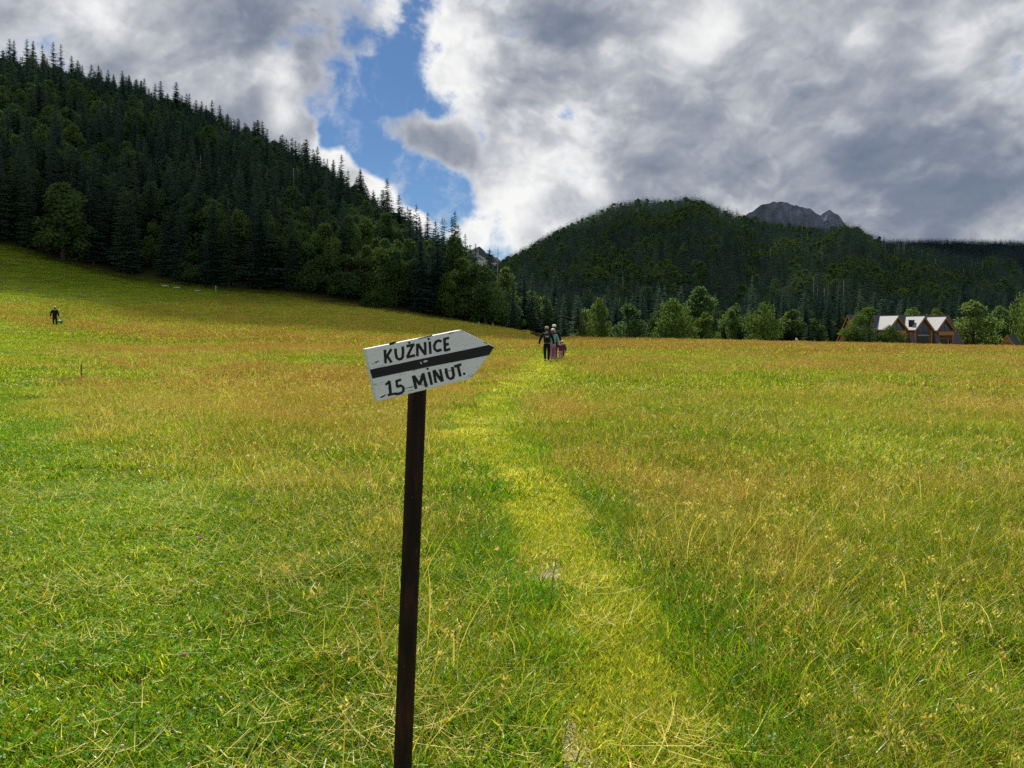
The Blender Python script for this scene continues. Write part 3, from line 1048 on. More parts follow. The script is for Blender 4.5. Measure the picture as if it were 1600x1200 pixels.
def plant_tree(name, crown, trunk, loc, s, rz, label, cat, group=None, sxy=1.0):
    root = empty(name, loc, rz)
    tag(root, label, cat, group)
    c_ = ob('crown', crown, root)
    t_ = ob('trunk', trunk, root)
    root.scale = (s * sxy, s * sxy, s)
    return root


taken = []


def special(name, px, ytop, wpx, d, src, label, cat='tree', group=None, sink=0.0):
    """a tree one can point at: photo column, top row and width fix its real size at depth d"""
    p = at(px, d)
    p.z -= sink
    hh = EYE + (HOR - ytop) / F * d - p.z
    crown, trunk = src[0], src[1]
    s = hh / src[2]
    wm = wpx / F * d
    w0 = src[3] if len(src) > 3 else src[2] * 0.27
    taken.append((p.x, p.y, wm * 0.4))
    return plant_tree(name, crown, trunk, p, s, random.uniform(0, 6.28), label, cat, group, wm / (w0 * s))


# --- the broadleaved trees along the far edge of the meadow
special('broadleaf_tree', 937, 464, 40, 196, BRD_L[2], 'slim yellow-green tree at the far meadow edge, right of the hikers')
special('broadleaf_tree', 981, 476, 64, 200, BRD[1], 'round olive-green tree right beside the slim yellow-green one')
special('broadleaf_tree', 1052, 471, 76, 198, BRD_L[3], 'broad grey-green rounded tree in the middle of the meadow-edge row')
special('broadleaf_tree', 1094, 448, 66, 222, BRD[0], 'tallest dark broadleaf tree behind the broad grey-green one')
special('broadleaf_tree', 1102, 488, 40, 206, BRD_L[5], 'narrow green tree tucked under the tallest dark broadleaf')
special('broadleaf_tree', 1150, 478, 50, 226, BRD[3], 'dark broadleaf tree set back left of the pale one')
special('broadleaf_tree', 1192, 473, 56, 205, BRD_L[4], 'pale green bushy tree halfway between hikers and chalet')
special('broadleaf_tree', 1240, 482, 50, 230, BRD[4], 'dim broadleaf tree behind the two pale boulders')
special('broadleaf_tree', 1358, 479, 66, 172, BRD_L[2], 'sunlit leafy tree standing in front of the chalet')
special('bush', 1393, 510, 44, 170, BRD_L[3], 'low sunlit bush covering the foot of the nearest dormer', 'bush')
special('bush', 1328, 520, 30, 174, BRD_L[1], 'low bush at the left end of the chalet', 'bush')
special('broadleaf_tree', 1425, 484, 66, 245, BRD_L[1], 'pale tree top showing over the middle of the chalet roof')
special('broadleaf_tree', 1462, 483, 36, 240, BRD_L[5], 'small pale tree top showing over the right end of the chalet roof')
special('broadleaf_tree', 1520, 471, 78, 216, BRD[1], 'big dense green tree right of the chalet')
special('broadleaf_tree', 1562, 480, 50, 236, BRD[5], 'dark tree behind the small wooden hut')
special('broadleaf_tree', 1606, 452, 56, 200, BRD_L[4], 'light green tree at the right edge beside the small hut')
special('broadleaf_tree', 1655, 450, 80, 200, BRD_L[0], 'light green tree just beyond the right edge')
special('spruce_tree', 1263, 508, 24, 200, SPR[4], 'small dark spruce alone between the two pale boulders')
special('spruce_tree', 835, 488, 22, 222, SPR[2], 'small young spruce at the corner of the meadow behind the hikers')
# --- trees that stand out along the left wood
special('broadleaf_tree', 98, 283, 92, 197, BRD[2], 'big pale-leaved tree standing forward at the wood edge, far left')
special('broadleaf_tree', 205, 300, 86, 214, BRD[0], 'tall round broadleaf behind the forward pale-leaved tree')
special('broadleaf_tree', 330, 308, 62, 214, BRD[4], 'upright broadleaf tree in the wood edge left of the drooping spruce')
special('spruce_tree', 407, 312, 58, 203, SPR[2], 'large drooping spruce reaching the ground at the wood edge')
special('broadleaf_tree', 540, 398, 72, 206, BRD[1], 'rounded mid-green tree at the wood edge above the sign')
special('bush', 594, 448, 58, 202, BRD_L[3], 'low spreading bush at the wood edge just left of the sign top', 'bush')
special('broadleaf_tree', 300, 395, 60, 203, BRD[3], 'low broad tree at the wood edge above the pale logs')
special('broadleaf_tree', 700, 425, 44, 207, BRD_L[2], 'slender green tree at the wood edge above the sign tip')
special('broadleaf_tree', 735, 440, 30, 214, BRD[4], 'narrow dark broadleaf near the end of the wood')
special('spruce_tree', 403, 187, 38, 392, SPR[1], 'tall pointed spruce rising alone on the ridge skyline')
special('spruce_tree', 475, 222, 30, 385, SPR[5], 'left one of the paired thin spruces on the ridge skyline')
special('spruce_tree', 489, 232, 28, 388, SPR[5], 'right one of the paired thin spruces on the ridge skyline')
special('spruce_tree', 694, 340, 30, 318, SPR[6], 'airy thin-crowned conifer on the skyline near the hill end')
special('spruce_tree', 727, 364, 30, 285, SPR[3], 'dark pointed spruce last but one on the falling skyline')
special('spruce_tree', 668, 331, 32, 322, SPR[3], 'ragged spruce left of the airy conifer on the skyline')
special('spruce_tree', 765, 387, 34, 268, SPR[2], 'short wide-topped spruce at the end of the falling skyline')
for (px, yt, k_) in ((15, 60, 5), (22, 62, 3), (42, 60, 5), (52, 63, 1), (66, 68, 6), (83, 65, 5), (95, 68, 3)):
    special('spruce_tree', px, yt, 24, 452, SPR[k_], 'ragged spruce in the topmost cluster on the left ridge', group='ragged spruces of the topmost cluster')
for (px, yb, yt, d, lb) in ((48, 150, 100, 430, 'pale dead trunk high on the left hillside'), (443, 275, 240, 360, 'pale dead trunk below the ridge above the drooping spruce'),
                            (777, 395, 385, 275, 'bare dead top at the very end of the wood')):
    p = at(px, d)
    o = empty('dead_tree', p); tag(o, lb, 'dead tree')
    t_ = ob('trunk', SNAG, o)
    zt = EYE + (HOR - yt) / F * d - p.z
    o.scale = (1.2, 1.2, zt / 18)


def jitter_grid(x0, x1, y0, y1, sp, rng):
    gx = np.arange(x0, x1, sp); gy = np.arange(y0, y1, sp)
    XX, YY = np.meshgrid(gx, gy)
    X = XX.ravel() + rng.uniform(-0.45, 0.45, XX.size) * sp
    Y = YY.ravel() + rng.uniform(-0.45, 0.45, XX.size) * sp
    return X, Y


rng = np.random.default_rng(21)
# left wood
X, Y = jitter_grid(-520, 30, 150, 520, 4.9, rng)
a = X / Y
de = tab(a, LA, LDE); dr = tab(a, LA, LDR)
ok = (Y > de + 1 + 2 * vnoise(X, Y, 14, 31)) & (Y < dr + 30) & (a > -1.05) & (a < 0.055)
X, Y = X[ok], Y[ok]
# valley wood behind the meadow on the right
X2, Y2 = jitter_grid(-10, 420, 206, 470, 6.2, rng)
a2 = X2 / Y2
lim2 = 208 + 26 * vnoise(X2, Y2, 25, 33) + 30 * sst(a2, 0.36, 0.45)
ok = (Y2 > lim2) & (a2 > 0.0) & (a2 < 0.95) & ~((np.abs(X2 - 100) < 30) & (Y2 < 228)) & ~((a2 < 0.055) & (Y2 < tab(a2, LA, LDR) + 28))
X2, Y2 = X2[ok], Y2[ok]
TX = np.concatenate([X, X2]); TY = np.concatenate([Y, Y2])
TZ = height(TX, TY)
keep = np.ones(len(TX), bool)
for (x, y, r_) in taken:
    keep &= np.hypot(TX - x, TY - y) > max(2.2, r_ * 0.75)
TX, TY, TZ = TX[keep], TY[keep], TZ[keep]
ta = TX / TY
n = len(TX)
# broadleaved patches low on the slope
pb = 0.20 + 0.55 * sst(vnoise(TX, TY, 40, 41), 0.5, 0.8) * (1 - sst(TY, 300, 430)) + 0.10 * (TY < 225)
pb = np.where(TY > tab(ta, LA, LDR) - 45, 0.5, pb)
pb = np.where(ta > 0.05, 0.22, pb)
is_b = rng.uniform(0, 1, n) < pb
ht = rng.uniform(0.72, 1.08, n) + 0.22 * (rng.uniform(0, 1, n) < 0.05)
ht = np.where(TY > tab(ta, LA, LDR) - 70, ht * 0.72, ht)
inview = (np.abs(ta + 0.0) < 0.70)
order = np.argsort(TY - 12 * ht)
cap_s, cap_b = 255, 90
ind_s, ind_b = [], []
# a tree shows if it stands near the front of its strip of the wood
dep = np.zeros(n)
lastd = {}
for i in order:
    if not inview[i]:
        continue
    if is_b[i] and len(ind_b) < cap_b:
        ind_b.append(i)
    elif not is_b[i] and len(ind_s) < cap_s:
        ind_s.append(i)
single = np.zeros(n, bool)
single[ind_s] = True; single[ind_b] = True
for i in ind_s:
    crown, trunk, hh = SPR[int(rng.integers(0, 6))]
    lft = ta[i] < 0.05
    plant_tree('spruce_tree', crown, trunk, (TX[i], TY[i], TZ[i] - 0.1), ht[i], rng.uniform(0, 6.28),
               ('dark spruce in the front row of the left wood, next to the grass' if TY[i] < tab(ta[i], LA, LDE) + 9 else 'dark spruce among many up the left hillside behind the front row') if lft else 'dark spruce in the valley wood behind the meadow-edge trees',
               'tree', ('front row spruces of the left wood' if TY[i] < tab(ta[i], LA, LDE) + 9 else 'spruces up the left hillside') if lft else 'spruces of the valley wood', rng.uniform(0.88, 1.2))
for i in ind_b:
    crown, trunk, hh, ww = BRD[int(rng.integers(0, 6))]
    lft = ta[i] < 0.05
    plant_tree('broadleaf_tree', crown, trunk, (TX[i], TY[i], TZ[i] - 0.1), ht[i] * 1.05, rng.uniform(0, 6.28),
               'rounded broadleaf tree mixed among the spruces of the left hillside' if lft else 'rounded dark broadleaf in the valley wood behind the meadow-edge trees',
               'tree', 'broadleaves of the left hillside wood' if lft else 'broadleaves of the valley wood', rng.uniform(0.8, 1.0))
# the rest of these woods as one mass
rest = ~single
protos = [s_[0] for s_ in SPR] + [b_[0] for b_ in BRD] + SPR_MID + [SNAG_FAR]
nS, nB, nM = len(SPR), len(BRD), len(SPR_MID)
idx = np.where(is_b, nS + rng.integers(0, nB, n), rng.integers(0, nS - 1, n))
idx = np.where((~is_b) & (rng.uniform(0, 1, n) < 0.03), nS - 1, idx)
idx = np.where(rng.uniform(0, 1, n) < 0.012, nS + nB + nM, idx)
w_ = rng.uniform(0.88, 1.15, n) * np.where(TY > tab(ta, LA, LDR) - 70, 1.45, 1.0)
rot = np.stack([np.zeros(n), np.zeros(n), rng.uniform(0, 6.28, n)], 1)
P = np.stack([TX, TY, TZ], 1)
scl = np.stack([ht * w_, ht * w_, ht], 1)
instancer('forest', P[rest], rot[rest], scl[rest], idx[rest], protos, 'dense mixed forest covering the near hillsides and valley', 'forest')

# middle hill and far ridge
X, Y = jitter_grid(-60, 1250, 470, 1420, 7.4, rng)
a = X / Y
cd = tab(a, CA, CD)
ok = (a > CA[0] - 0.02) & (a < 0.85) & (Y < cd + 40)
X, Y = X[ok], Y[ok]
X3, Y3 = jitter_grid(500, 2150, 1350, 2660, 9.5, rng)
a3 = X3 / Y3
ok = (a3 > 0.38) & (a3 < 0.80) & (Y3 > tab(a3, CA, CD) + 250)
X3, Y3 = X3[ok], Y3[ok]
TX = np.concatenate([X, X3]); TY = np.concatenate([Y, Y3])
TZ = height(TX, TY)
n = len(TX)
protos = SPR_FAR + BRD_FAR + [SNAG_FAR] + SPR_RDG
bf = 0.04 + 0.42 * sst(0.6 * vnoise(TX, TY, 110, 51) + 0.4 * vnoise(TX, TY, 45, 57), 0.55, 0.72)
isb = rng.uniform(0, 1, n) < bf
idx = np.where(isb, 5 + rng.integers(0, 3, n), rng.integers(0, 5, n))
dead = rng.uniform(0, 1, n) < 0.003 + 0.10 * sst(vnoise(TX, TY, 70, 52), 0.62, 0.85)
idx = np.where(dead & (TY < 1500), 8, idx)
idx = np.where(np.arange(n) >= len(X), 9 + rng.integers(0, 3, n), idx)
ht = rng.uniform(0.7, 1.1, n)
w_ = rng.uniform(0.9, 1.3, n)
rot = np.stack([np.zeros(n), np.zeros(n), rng.uniform(0, 6.28, n)], 1)
instancer('forest', np.stack([TX, TY, TZ], 1), rot, np.stack([ht * w_, ht * w_, ht], 1), idx, protos, 'spruce forest clothing the round middle hill and far ridge', 'forest')

# ------------------------------------------------------------------ rocky peaks
m, T = mat('hazed_rock')
c = T.add('ShaderNodeTexCoord')
n1 = T.noise(T.vmath('MULTIPLY', c.outputs['Object'], (1, 1, 0.45)), 0.016, 8, 0.72)
n2 = T.noise(c.outputs['Object'], 0.004, 4, 0.5)
rc = T.ramp(n1, [(0.35, (0.10, 0.12, 0.165)), (0.5, (0.17, 0.195, 0.25)), (0.68, (0.28, 0.30, 0.36))])  # blue of far air is mixed into the rock colour
rc = T.mix(T.rng(n2, 0.45, 0.62, 0, 0.75), rc, (0.05, 0.065, 0.05))
finish(T, pbr(T, rc, 0.95, 0, n1, 1.0, 25, 0.1))
M['rock'] = m


def mountain(prof, D, depth, label, seed, base_y=420):
    xs = np.linspace(A(prof[0][0]), A(prof[-1][0]), 110)
    zt = EYE + (HOR - np.interp(xs * F + 800, [p[0] for p in prof], [p[1] for p in prof])) / F * D
    zb = EYE + (HOR - base_y) / F * D
    V_, F_ = [], []
    rows = 34
    for j in range(-rows // 2, rows + 1):
        v = j / rows
        for i, a_ in enumerate(xs):
            x = a_ * D; y = D - v * depth
            drop = abs(v) ** 0.85
            z = zt[i] * (1 - drop) + zb * drop
            nz = mnoise.ridged_multi_fractal(Vector((x * 0.0042 + seed, y * 0.0016, 0.3)), 0.9, 2.1, 6, 1.0, 2.0) - 1.0
            z += nz * 60 * min(1, abs(v) * 6) * (1 - 0.3 * drop)
            z += 16 * mnoise.fractal(Vector((x * 0.022 + seed, 0.3, y * 0.012)), 1, 2, 4)
            V_.append((x - a_ * v * depth, y, z))
    nx = len(xs)
    nrow = len(V_) // nx
    for j in range(nrow - 1):
        for i in range(nx - 1):
            F_.append((j * nx + i, j * nx + i + 1, (j + 1) * nx + i + 1, (j + 1) * nx + i))
    return tag(ob('mountain', mesh_from('mountain', np.array(V_), F_, [M['rock']], None, False)), label, kind='structure')


mountain([(1080, 400), (1140, 356), (1168, 334), (1180, 326), (1195, 319), (1207, 316), (1216, 317), (1232, 319), (1243, 320), (1254, 322), (1266, 327), (1277, 333), (1283, 337), (1289, 331),
          (1296, 328), (1303, 331), (1311, 336), (1322, 354), (1345, 372), (1400, 410)], 5600, 270, 'bare grey rocky massif with a notched summit', 3)
mountain([(690, 410), (704, 384), (712, 380), (722, 392), (734, 392), (748, 384), (760, 394), (790, 412)], 6200, 320, 'small far grey peak in the gap between the hills', 9)

# ------------------------------------------------------------------ clouds overhead that shade the woods
m, T = mat('cloud_white')
df = T.add('ShaderNodeBsdfDiffuse'); df.inputs[0].default_value = (0.86, 0.87, 0.89, 1)
tr = T.add('ShaderNodeBsdfTranslucent'); tr.inputs[0].default_value = (0.8, 0.82, 0.86, 1)
mx = T.add('ShaderNodeMixShader'); mx.inputs[0].default_value = 0.5
T.l.new(df.outputs[0], mx.inputs[1]); T.l.new(tr.outputs[0], mx.inputs[2])
tp = T.add('ShaderNodeBsdfTransparent')
mx2 = T.add('ShaderNodeMixShader'); mx2.inputs[0].default_value = 0.55      # thin cloud lets part of the sun through
T.l.new(mx.outputs[0], mx2.inputs[1]); T.l.new(tp.outputs[0], mx2.inputs[2])
finish(T, mx2.outputs[0])
M['cloud'] = m
ico = bmesh.new(); bmesh.ops.create_icosphere(ico, subdivisions=3, radius=1)
IV = np.array([v.co[:] for v in ico.verts]); IF = [tuple(v.index for v in f.verts) for f in ico.faces]; ico.free()


def cloud(poly, step, rad, alt, label, seed, zg=20.0):
    """heap of puffs whose shadow falls on the given ground polygon"""
    rng = np.random.default_rng(seed)
    pol = np.array(poly, float)
    x0, y0 = pol.min(0); x1, y1 = pol.max(0)
    X, Y = jitter_grid(x0, x1, y0, y1, step, rng)
    ins = np.zeros(len(X), bool)
    j = len(pol) - 1
    for i in range(len(pol)):
        xi, yi = pol[i]; xj, yj = pol[j]
        ins ^= ((yi > Y) != (yj > Y)) & (X < (xj - xi) * (Y - yi) / (yj - yi + 1e-9) + xi)
        j = i
    X, Y = X[ins], Y[ins]
    V_, F_, o = [], [], 0
    tt = (alt - zg) / SUN.z
    for x, y in zip(X, Y):
        r_ = rad * rng.uniform(0.75, 1.2)
        c_ = np.array([x, y, zg]) + np.array(SUN) * tt + np.array([0, 0, rng.uniform(-0.1, 0.5) * rad])
        s_ = np.array([1, 1, 0.75]) * r_
        bump = np.array([1 + 0.16 * mnoise.noise(Vector(v * 2.2 + rng.uniform(0, 1)) + Vector((x * 0.1, y * 0.1, 0))) for v in IV])
        V_.append(IV * bump[:, None] * s_ + c_); F_ += [tuple(i + o for i in f) for f in IF]; o += len(IV)
    return tag(ob('clouds', mesh_from('clouds', np.vstack(V_), F_, [M['cloud']], None, True)), label, kind='stuff')


cloud([(-900, 90), (-70, 98), (-45, 130), (-20, 175), (16, 205), (40, 260), (40, 520), (-300, 800), (-900, 800)], 62, 52, 1250, 'bulky grey cloud standing over the left hill', 5, 20)
cloud([(30, 292), (110, 275), (200, 285), (560, 300), (700, 480), (30, 480)], 60, 52, 1250, 'grey cloud bank over the valley wood', 8, 10)
cloud([(40, 500), (620, 500), (900, 620), (1300, 900), (2300, 1500), (2300, 2800), (700, 2800), (380, 1500), (-80, 1400), (-60, 520)], 160, 135, 2700, 'wide grey cloud bank over the middle hill', 6, 60)

# ------------------------------------------------------------------ signpost
m, T = mat('sign_paint')
c = T.add('ShaderNodeTexCoord')
mp = T.vmath('MULTIPLY', c.outputs['Object'], (6, 40, 90))
g = T.noise(mp, 1.0, 6, 0.65)
g2 = T.noise(c.outputs['Object'], 26, 6, 0.7)
g3 = T.noise(T.vmath('MULTIPLY', c.outputs['Object'], (9, 60, 150)), 1.0, 3, 0.5)
crack = T.math('MULTIPLY', T.rng(g3, 0.60, 0.68, 0, 1), T.rng(g2, 0.48, 0.6, 0, 1))
col = T.mix(T.rng(g, 0.3, 0.7, 0, 1), (0.76, 0.80, 0.84), (0.86, 0.88, 0.89))
col = T.mix(T.rng(g2, 0.55, 0.75, 0, 0.35), col, (0.58, 0.63, 0.68))
col = T.mix(crack, col, (0.10, 0.10, 0.10))
finish(T, pbr(T, col, 0.6, 0, g, 0.35, 0.003, 0.3))
M['sign'] = m
m, T = mat('black_paint')
c = T.add('ShaderNodeTexCoord')
g = T.noise(T.vmath('MULTIPLY', c.outputs['Object'], (8, 40, 90)), 1.0, 5, 0.6)
finish(T, pbr(T, T.mix(g, (0.006, 0.007, 0.010), (0.022, 0.023, 0.028)), 0.55, 0, g, 0.3, 0.002, 0.3))
M['black'] = m
m, T = mat('rusty_pipe')
c = T.add('ShaderNodeTexCoord')
g = T.noise(T.vmath('MULTIPLY', c.outputs['Object'], (30, 30, 4)), 1.0, 6, 0.65)
g2 = T.noise(T.vmath('MULTIPLY', c.outputs['Object'], (1, 1, 0.6)), 42, 6, 0.7)
col = T.ramp(g, [(0.35, (0.008, 0.006, 0.005)), (0.54, (0.022, 0.011, 0.008)), (0.70, (0.075, 0.022, 0.014))])
col = T.mix(T.rng(g2, 0.66, 0.74, 0, 0.8), col, (0.30, 0.27, 0.24))
finish(T, pbr(T, col, 0.65, 0, g2, 0.5, 0.002, 0.18))
M['rust'] = m

P0 = Vector((A(668) * 2.4, 2.4, EYE + (HOR - 571) / F * 2.4))
BETA = R(25)
bn = Vector((math.sin(BETA), -math.cos(BETA), 0.03)).normalized()      # face normal, towards the viewer and to the right


def zp(x, y):
    """zoomed photo point of the board -> point on the board's front plane"""
    px, py = 540 + x / 6.1538, 490 + y / 6.1538
    d = Vector((A(px), 1.0, (HOR - py) / F))
    o = Vector((0, 0, EYE))
    return o + d * ((P0 - o).dot(bn) / d.dot(bn))


ux = (zp(1110, 155) - zp(192, 338)).normalized()
uz = bn.cross(ux) * -1
if uz.z < 0: uz = -uz
MAT = Matrix((ux, -bn, uz)).transposed().to_4x4()
MAT.translation = P0
MI = MAT.inverted()


def loc_(x, y, lift=0.0):
    p = MI @ zp(x, y)
    return Vector((p.x, -lift, p.z))


sign = empty('signpost', (0, 0, 0))
tag(sign, 'white wooden arrow sign with black lettering on a rusty metal post', 'signpost')
outl = [(192, 338), (640, 249), (1110, 155), (1285, 240), (1432, 318), (1378, 404), (1214, 622), (760, 735), (302, 846)]
TH = 0.034
b = bmesh.new()
fr = [b.verts.new(loc_(x, y)) for (x, y) in outl]
bk = [b.verts.new(v.co + Vector((0, TH, 0))) for v in fr]
b.faces.new(fr); b.faces.new(bk[::-1])
for i in range(len(fr)):
    j = (i + 1) % len(fr)
    b.faces.new((fr[i], bk[i], bk[j], fr[j]))
bmesh.ops.recalc_face_normals(b, faces=b.faces)
bmesh.ops.bevel(b, geom=[e for e in b.edges], offset=0.0022, segments=2, affect='EDGES', profile=0.6)
me = bpy.data.meshes.new('board'); b.to_mesh(me); b.free(); me.materials.append(M['sign'])
board = ob('board', me, sign)
board.matrix_local = MAT
PAINT = 0.0008


def paint(name, polys, mt, lift=PAINT):
    b = MB()
    for pl in polys:
        b.prism([loc_(x, y, lift) for (x, y) in pl], (0, lift + 0.0004, 0))
    o = b.build(name, M[mt], board)
    return o


stripe = [(232, 541), (300, 524), (470, 490), (760, 428), (1100, 359), (1375, 301), (1429, 321), (1379, 398), (1200, 434), (800, 511), (500, 573), (258, 625)]
paint('stripe', [stripe], 'black')


def stroke(pts, w, jag=1.5):
    """hand-brushed stroke: polygon strips along a polyline, slightly uneven"""
    P = [Vector((*p, 0)) for p in pts]
    L_, R_ = [], []
    for i, p in enumerate(P):
        d = (P[min(i + 1, len(P) - 1)] - P[max(i - 1, 0)]).normalized()
        nn = Vector((-d.y, d.x, 0)) * (w / 2)
        e = Vector((0, 0, 0))
        if i == 0: e = -d * 2
        if i == len(P) - 1: e = d * 2
        L_.append(p + nn * random.uniform(0.9, 1.12) + e); R_.append(p - nn * random.uniform(0.9, 1.12) + e)
    out = []
    for i in range(len(P) - 1):
        out.append([(L_[i].x, L_[i].y), (L_[i + 1].x, L_[i + 1].y), (R_[i + 1].x, R_[i + 1].y), (R_[i].x, R_[i].y)])
    return out


def dot(x, y, r_):
    return [[(x + r_ * 1.1 * math.cos(k_ * 0.785), y + r_ * math.sin(k_ * 0.785)) for k_ in range(8)]]


GL = [
    [([(378, 350), (384, 476)], 25), ([(438, 342), (420, 375), (392, 418)], 24), ([(396, 404), (420, 440), (440, 468)], 25)],
    [([(480, 338), (482, 385), (492, 425), (512, 440), (536, 434), (549, 415), (553, 375), (550, 318)], 25)],
    [([(586, 313), (660, 298)], 25), ([(645, 306), (618, 360), (594, 412)], 25), ([(588, 420), (666, 402)], 25), (None, (612, 280, 11))],
    [([(688, 292), (690, 408)], 24), ([(694, 292), (730, 345), (766, 392)], 27), ([(765, 276), (768, 394)], 24)],
    [([(808, 270), (816, 385)], 24), (None, (798, 243, 11))],
    [([(920, 266), (895, 258), (868, 272), (852, 305), (856, 340), (880, 360), (920, 346)], 25)],
    [([(950, 240), (955, 358)], 26), ([(945, 246), (992, 233)], 24), ([(955, 300), (990, 291)], 28), ([(955, 356), (1004, 341)], 24)],
    [([(386, 684), (420, 650)], 22), ([(420, 648), (426, 710), (432, 776)], 25), ([(406, 784), (478, 767)], 22)],
    [([(484, 649), (532, 636)], 22), ([(490, 650), (496, 706)], 22), ([(496, 702), (530, 692), (554, 706), (556, 738), (540, 760), (512, 770), (478, 772)], 24)],
    [([(650, 598), (664, 660), (677, 722)], 27), ([(656, 598), (685, 642), (712, 682)], 27), ([(712, 682), (730, 630), (744, 576)], 26), ([(744, 574), (760, 640), (776, 702)], 28)],
    [([(800, 562), (814, 620), (827, 682)], 25), (None, (788, 530, 11))],
    [([(846, 546), (856, 605), (867, 665)], 24), ([(850, 546), (890, 600), (928, 650)], 27), ([(908, 536), (920, 590), (932, 650)], 24)],
    [([(964, 528), (970, 570), (982, 612), (1004, 628), (1030, 618), (1040, 590), (1026, 514)], 26)],
    [([(1046, 508), (1110, 488)], 25), ([(1078, 500), (1090, 550), (1102, 602)], 26)],
    [(None, (1140, 578, 12))],
]
for gi_, g in enumerate(GL):
    pol = []
    for si, (pts, w) in enumerate(g):
        pol.append(dot(*w) if pts is None else stroke(pts, w))
    b = MB()
    for si, pl in enumerate(pol):
        for qi, p4 in enumerate(pl):
            lf = PAINT + 0.00012 * si + 0.00002 * qi + 0.00001 * gi_
            b.prism([loc_(x, y, lf) for (x, y) in p4], (0, lf + 0.0004, 0))
    b.build('letter', M['black'], board)
# chipped paint at the nail in the middle of the stripe, and worn spots along the edges
M['chip'] = plain('bare_board', (0.72, 0.72, 0.70), 0.8, var=0.2, scale=60)
paint('paint_chip', [[(712, 462), (728, 468), (735, 486), (722, 484)], [(745, 458), (775, 447), (792, 455), (768, 468), (752, 470)]], 'chip', PAINT + 0.0006)
paint('worn_spot', [[(415, 285), (470, 268), (500, 270), (450, 300), (425, 302)], [(690, 238), (760, 222), (835, 206), (830, 215), (760, 232), (700, 246)],
                    [(250, 486), (272, 476), (270, 484)], [(278, 468), (322, 450), (318, 460), (290, 478)], [(330, 802), (370, 784), (392, 770), (375, 796), (340, 812)],
                    [(1318, 266), (1350, 278), (1372, 292), (1340, 284)], [(985, 190), (1040, 176), (1045, 182), (1000, 194)]], 'rust', 0.0004)
b = MB()
pt = Vector((A(652.5) * 2.46, 2.46, EYE + (HOR - 600) / F * 2.46))
pb_ = Vector((A(629) * 2.46, 2.46, EYE + (HOR - 1200) / F * 2.46))
dirp = (pt - pb_).normalized()
base = pb_ - dirp * ((pb_.z + 0.35) / dirp.z)
n_seg = 14
pts = [base + (pt + dirp * 0.10 - base) * (i / n_seg) for i in range(n_seg + 1)]
b.tube([tuple(p) for p in pts], 0.0295, 24)
post = b.build('post', M['rust'], sign, True)
b = MB()
for q_ in (0.62, 0.9):
    pp = MI @ (pt + dirp * (0.10 - 0.12 * q_))
    b.tube([(pp.x, TH - 0.002, pp.z), (pp.x, TH + 0.02, pp.z)], 0.006, 8)
bolt = b.build('bolt', M['rust'], board)

# ------------------------------------------------------------------ people
def cloth(name, col, var=0.2):
    return plain(name, col, 0.85, var=var, scale=14, spec=0.15)


M['skin'] = plain('skin', (0.42, 0.26, 0.19), 0.6, var=0.08)
M['hair'] = plain('hair', (0.05, 0.03, 0.02), 0.6, var=0.3, scale=40)
M['boot'] = plain('boot', (0.025, 0.022, 0.02), 0.7)


def skin_obj(name, V_, E_, rad, mt, parent, root=0, lv=2):
    me_ = bpy.data.meshes.new(name)
    me_.from_pydata([tuple(v) for v in V_], E_, [])
    o = ob(name, me_, parent)
    md = o.modifiers.new('skin', 'SKIN')
    md.use_smooth_shade = True
    sv = me_.skin_vertices[0].data if me_.skin_vertices else None
    if sv is None:
        bm_ = bmesh.new(); bm_.from_mesh(me_); bm_.verts.layers.skin.verify(); bm_.to_mesh(me_); bm_.free()
        sv = me_.skin_vertices[0].data
    for i, r_ in enumerate(rad):
        rx, ry = (r_, r_) if not isinstance(r_, tuple) else r_
        sv[i].radius = (rx, ry)
        sv[i].use_root = (i == root)
    ss = o.modifiers.new('sub', 'SUBSURF'); ss.levels = lv; ss.render_levels = lv
    me_.materials.append(M[mt] if isinstance(mt, str) else mt)
    return o


